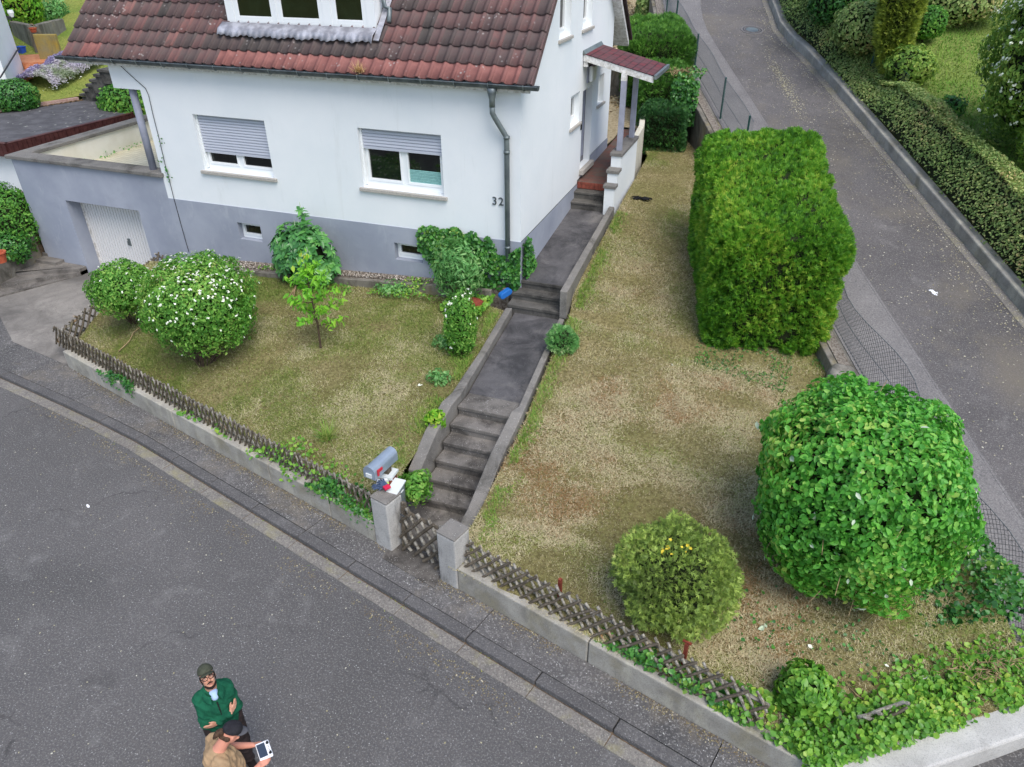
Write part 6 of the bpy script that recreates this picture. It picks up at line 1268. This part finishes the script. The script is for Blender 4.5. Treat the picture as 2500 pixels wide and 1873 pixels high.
# ---- person looking up, arms folded
q = gz(506, 1650, 1.555); B = Body((q[0]-.02, q[1]+.01), (.84, -.55)); p1 = thing('person', B.b, 'person in a green fleece and olive cap, arms folded, looking up through glasses', 'person')
tilt = R_(40); X, Y, Z = B.L, B.F*math.cos(tilt)+np.array([0, 0, math.sin(tilt)]), -B.F*math.sin(tilt)+np.array([0, 0, math.cos(tilt)])
hc = B.w((.0, .035, 1.655)); bd = MB(); g = head(bd, hc, X, Y, Z)
limb(bd, [B.w((0, -.01, 1.4)), B.w((0, .0, 1.5)), g(0, -.02, -.06)], [.07, .056, .054]); limb(bd, [B.w((0, 0, .95)), B.w((0, .02, 1.15)), B.w((0, 0, 1.3))], [.11, .11, .105])
SH = [B.w((s*.128, -.015, 1.375)) for s in (-1, 1)]; EL = [B.w((-.158, .1, 1.1)), B.w((.165, .085, 1.11))]; WRS = [B.w((.075, .2, 1.2)), B.w((-.05, .18, 1.13))]
for i in (0, 1): limb(bd, [B.w((0, 0, 1.37)), SH[i], EL[i], WRS[i]], [.06, .042, .035, .026])
hand(bd, WRS[0], B.L*.9+B.F*-.6+np.array([0, 0, .35]), np.array([0, 0, 1.])-B.L*.3, -B.F, .45, .85); hand(bd, WRS[1], -B.L*.95+B.F*.1+np.array([0, 0, .25]), np.array([0, 0, 1.])+B.F*.2, -B.F*.3-B.L*.2, .3, .85)
legs(bd, B); bd_ = melt(bd, 'body', 'skin', p1, .0062, 3)
fl = MB(); limb(fl, [B.w((0, .02, .93)), B.w((0, .045, 1.08)), B.w((0, .03, 1.22)), B.w((0, .0, 1.36))], [.142, .15, .142, .115]); 
for s in (-1, 1): limb(fl, [B.w((s*.05, .01, .93)), B.w((s*.06, .03, 1.1)), B.w((s*.075, .01, 1.29))], [.125, .125, .115])
for i in (0, 1): limb(fl, [B.w(((-1, 1)[i]*.05, -.01, 1.42)), SH[i], EL[i], WRS[i]-(WRS[i]-EL[i])*.06], [.062, .07, .058, .04])
melt(fl, 'fleece', 'fleece_green', p1, .009, 4, .012)
co_ = MB(); L = []; Rr = []
for i in range(15):
    a = R_(118)+R_(304)*i/14; op = abs(i-7)/7; r1, r2 = .075, .112; L.append(B.w((r1*math.cos(a), .01+r1*math.sin(a)+.03*op, 1.505-.05*op))); Rr.append(B.w((r2*math.cos(a), .005+r2*math.sin(a)+.06*op, 1.462-.05*op)))
co_.ribbon(L, Rr, .012); co_.build('collar', M['fleece_green'], p1, smooth=True, bevel=.004)
ts_ = MB(); limb(ts_, [B.w((0, .045, 1.43)), B.w((0, .078, 1.4))], [.05, .042]); melt(ts_, 'undershirt', 'shirt_blue', p1, .009, 2)
zp = MB(); zp.tube([B.w((.0, .118, 1.36)), B.w((.0, .15, 1.29)), B.w((0, .178, 1.22))], .007, 6); zp.build('zip', M['black_plastic'], p1)
tr_ = MB(); legs(tr_, B, .022, .06); limb(tr_, [B.w((-.05, 0, .93)), B.w((.05, 0, .93))], [.13, .13]); melt(tr_, 'trousers', 'trouser_brown', p1, .011, 3, .01); shoes(B, p1, 'hair_dark')
cap_mesh(p1, g(0, -.004, .018), X, Y, Z, 'olive_cap', 'olive_cap', .062)
be = MB(); limb(be, [g(-.058, .045, -.07), g(-.035, .078, -.095), g(0, .085, -.107), g(.035, .078, -.095), g(.058, .045, -.07)], [.01, .011, .014, .011, .01]); limb(be, [g(-.03, .094, -.05), g(-.012, .104, -.041), g(.012, .104, -.041), g(.03, .094, -.05)], [.005, .0072, .0072, .005]); melt(be, 'beard', 'hair_dark', p1, .005, 1)
for s in (-1, 1):
    hm = MB(); limb(hm, [g(s*.073, .02, .035), g(s*.074, .012, -.005), g(s*.07, .02, -.045)], [.011, .009, .006]); melt(hm, 'hair', 'hair_dark', p1, .005, 1)
    ey = MB(); ell(ey, g(s*.032, .084, .012), (.009, .007, .005), X, Y, Z); e_ = ey.build('eye', M['eye_white'], p1, smooth=True); ey = MB(); ell(ey, g(s*.032, .0905, .013), (.005, .003, .005), X, Y, Z); ey.build('iris', M['hair_dark'], e_)
    bw = MB(); limb(bw, [g(s*.016, .096, .036), g(s*.034, .097, .041), g(s*.05, .087, .036)], [.004, .0045, .003]); bw.build('eyebrow', M['hair_dark'], p1)
gs = MB()
for s in (-1, 1):
    gs.tube([g(s*.034+.027*math.cos(a)*(1), .104-.006*abs(math.cos(a)), .012+.019*math.sin(a)) for a in np.linspace(0, 2*math.pi, 21)], .0034, 6); gs.tube([g(s*.061, .098, .018), g(s*.078, .06, .018), g(s*.084, -.01, .012)], .0033, 6)
gs.tube([g(-.008, .106, .014), g(.008, .106, .014)], .0032, 6); gs.build('glasses', M['black_plastic'], p1)
lp_ = MB(); ell(lp_, g(0, .0955, -.061), (.02, .006, .0055), X, Y, Z); lp_.build('lips', M['lip'], p1, smooth=True)
p1.scale = (.93, .93, .93)
# ---- person holding the controller, seen from above and behind
q = gz(531, 1828, 1.35); B = Body((q[0], q[1]), (.62, .78)); p2 = thing('person', B.b, 'person in a tan t-shirt and black cap holding a white controller', 'person')
tilt = R_(-34); X, Y, Z = B.L, B.F*math.cos(tilt)+np.array([0, 0, math.sin(tilt)]), -B.F*math.sin(tilt)+np.array([0, 0, math.cos(tilt)])
hc = B.w((0.0, .15, 1.575)); bd = MB(); g = head(bd, hc, X, Y, Z)
limb(bd, [B.w((0, -.02, 1.38)), B.w((0, .03, 1.46)), g(0, -.03, -.05)], [.085, .06, .056]); limb(bd, [B.w((0, 0, .95)), B.w((0, .0, 1.15)), B.w((0, -.01, 1.28))], [.11, .11, .11])
CT = B.w((-.02, .375, 1.13)); ctil = R_(28); u_ = B.L; v_ = B.F*math.cos(ctil)+np.array([0, 0, -math.sin(ctil)*.2]); v_ /= np.linalg.norm(v_); n_ = np.cross(u_, v_); n_ = n_ if n_[2] > 0 else -n_
SH = [B.w((s*.165, -.02, 1.37)) for s in (-1, 1)]; EL = [B.w((-.25, .04, 1.1)), B.w((.24, .06, 1.1))]; WRS = [CT-u_*.125-v_*.085-n_*.02, CT+u_*.125-v_*.085-n_*.02]
for i in (0, 1):
    s = (-1, 1)[i]; limb(bd, [B.w((0, -.02, 1.34)), SH[i], EL[i], WRS[i]], [.085, .05, .042, .028]); hand(bd, WRS[i], v_*.9-u_*s*.28, -u_*s+n_*.5, -u_*s*.7+n_*-.2, .5)
legs(bd, B); melt(bd, 'body', 'skin_red', p2, .0062, 3)
fl = MB(); limb(fl, [B.w((0, .0, .93)), B.w((0, .03, 1.08)), B.w((0, .0, 1.25)), B.w((0, -.03, 1.34))], [.15, .155, .15, .125])
for s in (-1, 1): limb(fl, [B.w((s*.06, 0, .93)), B.w((s*.07, .01, 1.1)), B.w((s*.08, -.02, 1.27)), B.w((s*.09, -.03, 1.345))], [.13, .135, .13, .09])
for i in (0, 1): limb(fl, [B.w(((-1, 1)[i]*.1, -.02, 1.37)), SH[i], SH[i]+(EL[i]-SH[i])*.72], [.085, .08, .068])
melt(fl, 'tshirt', 'tan_shirt', p2, .009, 4, .014)
tr_ = MB(); legs(tr_, B, .022, .06); limb(tr_, [B.w((-.06, 0, .94)), B.w((.06, 0, .94))], [.15, .15]); melt(tr_, 'trousers', 'trouser_brown', p2, .011, 3, .01); shoes(B, p2, 'hair_dark')
cap_mesh(p2, g(0, -.002, .01), X, Y, Z, 'black_cap', 'grey_brim', .085)
hm = MB(); limb(hm, [g(0, -.095, .0), g(0, -.12, .03), g(.0, -.15, .005), g(0, -.16, -.05)], [.03, .034, .032, .014]); limb(hm, [g(-.06, -.05, -.01), g(0, -.085, -.02), g(.06, -.05, -.01)], [.03, .035, .03]); melt(hm, 'hair', 'hair_brown', p2, .006, 1, .006)
for s in (-1, 1):
    ey = MB(); ell(ey, g(s*.032, .083, .012), (.012, .009, .007), X, Y, Z); ey.build('eye', M['eye_white'], p2, smooth=True)
p2.scale = (.93, .93, .93)
CT = B.b+(CT-B.b)*.93
rc = thing('remote_controller', CT, 'white remote controller with dark screen and two black sticks in the hands', 'controller')
m_ = MB(); m_.obox(CT, u_*.09, v_*.06, n_*.012); m_.build('case', M['paper_white'], rc, bevel=.008); m_ = MB(); m_.obox(CT-v_*.018+n_*.0125, u_*.072, v_*.036, n_*.001); m_.build('screen', M['screen_dark'], rc)
for s in (-1, 1): m_ = MB(); c_ = CT+v_*.042+u_*s*.055; m_.tube([c_+n_*.012, c_+n_*.016], [.014, .013], 14); m_.tube([c_+n_*.016, c_+n_*.034], [.005, .008], 10); m_.build('stick', M['black_plastic'], rc)
for k in range(4): m_ = MB(); c_ = CT+v_*.042+u_*(-.024+.016*k); m_.tube([c_+n_*.012, c_+n_*.0145], .0035, 8); m_.build('button', M['black_plastic'], rc)
# ================================================================ small things lying about
def rag(label, p, s, mat, name='rag', cat='rag'):
    m_ = MB(); n = 12; vs = []
    for j in range(n):
        for i in range(n): x, y = (i/(n-1)-.5)*s*(1.6+.8*math.sin(j*.9)), (j/(n-1)-.5)*s*.8*(1+.4*math.sin(i)); vs.append((p[0]+x+.02*math.sin(j*2), p[1]+y, p[2]+.02+.05*abs(math.sin(i*1.7+j*1.1))*s*4))
    m_.add(vs, [(j*n+i, j*n+i+1, (j+1)*n+i+1, (j+1)*n+i) for j in range(n-1) for i in range(n-1)]); o = m_.build(name, M[mat], smooth=True); t_ = o.modifiers.new('t', 'SOLIDIFY'); t_.thickness = .006; return tag(o, label, cat)
rag('crumpled black rag lying on the side lawn near the porch steps', gl(1567, 489), .2, 'dark_cloth')
def scrap(px, py, z, s, mat, label, name='leaf_scrap', cat='leaf', k=3):
    p = np.array(gz(px, py, z)) if z is not None else gl(px, py); P = np.tile(p+[0, 0, .02], (k, 1))+rng.normal(0, s*.3, (k, 3))*[1, 1, .2]; V, Fa, r = leaves(P, np.tile([0, -.2, 1.], (k, 1)), s, .6, .2, .6, 0); tag(bulk(name, V, Fa, M[mat], None, r), label, cat)
scrap(1865, 1535, None, .08, 'pale_leaf', 'pale withered leaf sprig on the lawn below the dogwood bush'); scrap(1975, 1582, None, .06, 'white_petal', 'white leaf scrap on the lawn above the ivy mound'); scrap(2170, 1628, None, .07, 'white_petal', 'small white scrap alone on the corner lawn', k=1); scrap(2252, 1660, None, .08, 'white_petal', 'white leaf beside the bright corner ivy', k=1)
scrap(1028, 942, None, .06, 'white_petal', 'white withered leaf on the left lawn near the path edging'); scrap(1640, 890, None, .06, 'white_petal', 'tiny white scrap in the middle of the side lawn', k=1); scrap(219, 1236, 0, .07, 'paper_white', 'white paper scrap on the street asphalt', 'paper_scrap', 'scrap', 1); scrap(1865, 1118, None, .0001+.06, 'pale_leaf', 'pale leaf on the lawn left of the dogwood bush', k=1)
p = C0+0; d = ray(2283, 717); nrm = np.array([-HD[0]*RS, -HD[1]*RS, 1]); p = C0+d*((RO-C0)@nrm)/(d@nrm)
P = np.tile(p+[0, 0, .012], (14, 1))+rng.normal(0, [.05, .04, .0], (14, 3)); P[:, 2] = p[2]+.015+(P[:, 1]-p[1])*.22-(P[:, 0]-p[0])*.09; V, Fa, r = leaves(P, np.tile([.09, -.22, 1.], (14, 1)), .06, .8, .02, .1, 0); tag(bulk('bird_dropping', V, Fa, M['paper_white'], None, r), 'white splash of bird droppings on the lane', 'dropping')
br = MB(); br.tube([gl(290, 862)+[0, 0, .03], gl(318, 838)+[0, 0, .05], gl(328, 818)+[0, 0, .06], gl(352, 803)+[0, 0, .08], gl(365, 790)+[0, 0, .2]], [.01, .01, .009, .008, .005], 6); tag(br.build('cut_branch', M['dry_twig'], smooth=True), 'long pale cut branch lying on the lawn below the smaller bush', 'branch')
br = MB(); br.tube([gl(2062, 1672)+[0, 0, .03], gl(2092, 1705)+[0, 0, .04], gl(2135, 1728)+[0, 0, .03]], [.006, .008, .009], 6); tag(br.build('cut_branch', M['dry_twig'], smooth=True), 'pale cut stalk with leaves lying near the ivy mound', 'branch')
lm = MB()
for k in range(3): lm.tube([gl(705+6*k, 730+3*k)+[0, 0, .02+.02*k], gl(735-4*k, 690+4*k)+[0, 0, .1]], [.01, .008], 6)
tag(lm.build('cut_branch', M['dry_twig'], smooth=True), 'bundle of pale cut stalks under the glossy laurel', 'branch')
# rusty ground patches of moss on the brick-coloured bed by the elbow
mb = MB(); c = np.array([-5.15, 11.55, 1.33]); V, Fa = ball_core(c, (.22, .13, .1), 2.5, 3, .1, 1.0, seg=18); mb.add(V, Fa.tolist()); tag(mb.build('terracotta_shard', M['iron_rust'], smooth=True), 'rust-red stone half buried beside the blue pipe elbow', 'stone')
# weeds in the kerb joint
n = 420; s = rng.uniform(-.5, 14, n); s = s[vnoise(s, s*0, .35, 91) > .55]; P = np.array([wl(a, -.59+rng.normal(0, .03)-.25*(rng.random() < .25), .015) for a in s]); V, Fa = blades(P, .05, 1.1, .004); tag(bulk('kerb_weeds', V, Fa, M['yellow_grass'], None, np.repeat(rng.random(len(P)), 3)), 'sparse weeds growing in the joint along the street kerb', 'weeds')
# pale petals and grit on the street
P = np.stack([rng.uniform(-14, 1, 700), rng.uniform(1, 7, 700), np.full(700, .004)], 1); k = ((P[:, 0]-W0[0])*WN[0]+(P[:, 1]-W0[1])*WN[1]) < -.9; P = P[k]; V, Fa, r = leaves(P, np.tile([0, 0, 1.], (len(P), 1)), .022, .7, .02, .1, 0); stuff(bulk('street_grit', V, Fa, M['seed_fluff'], None, r))
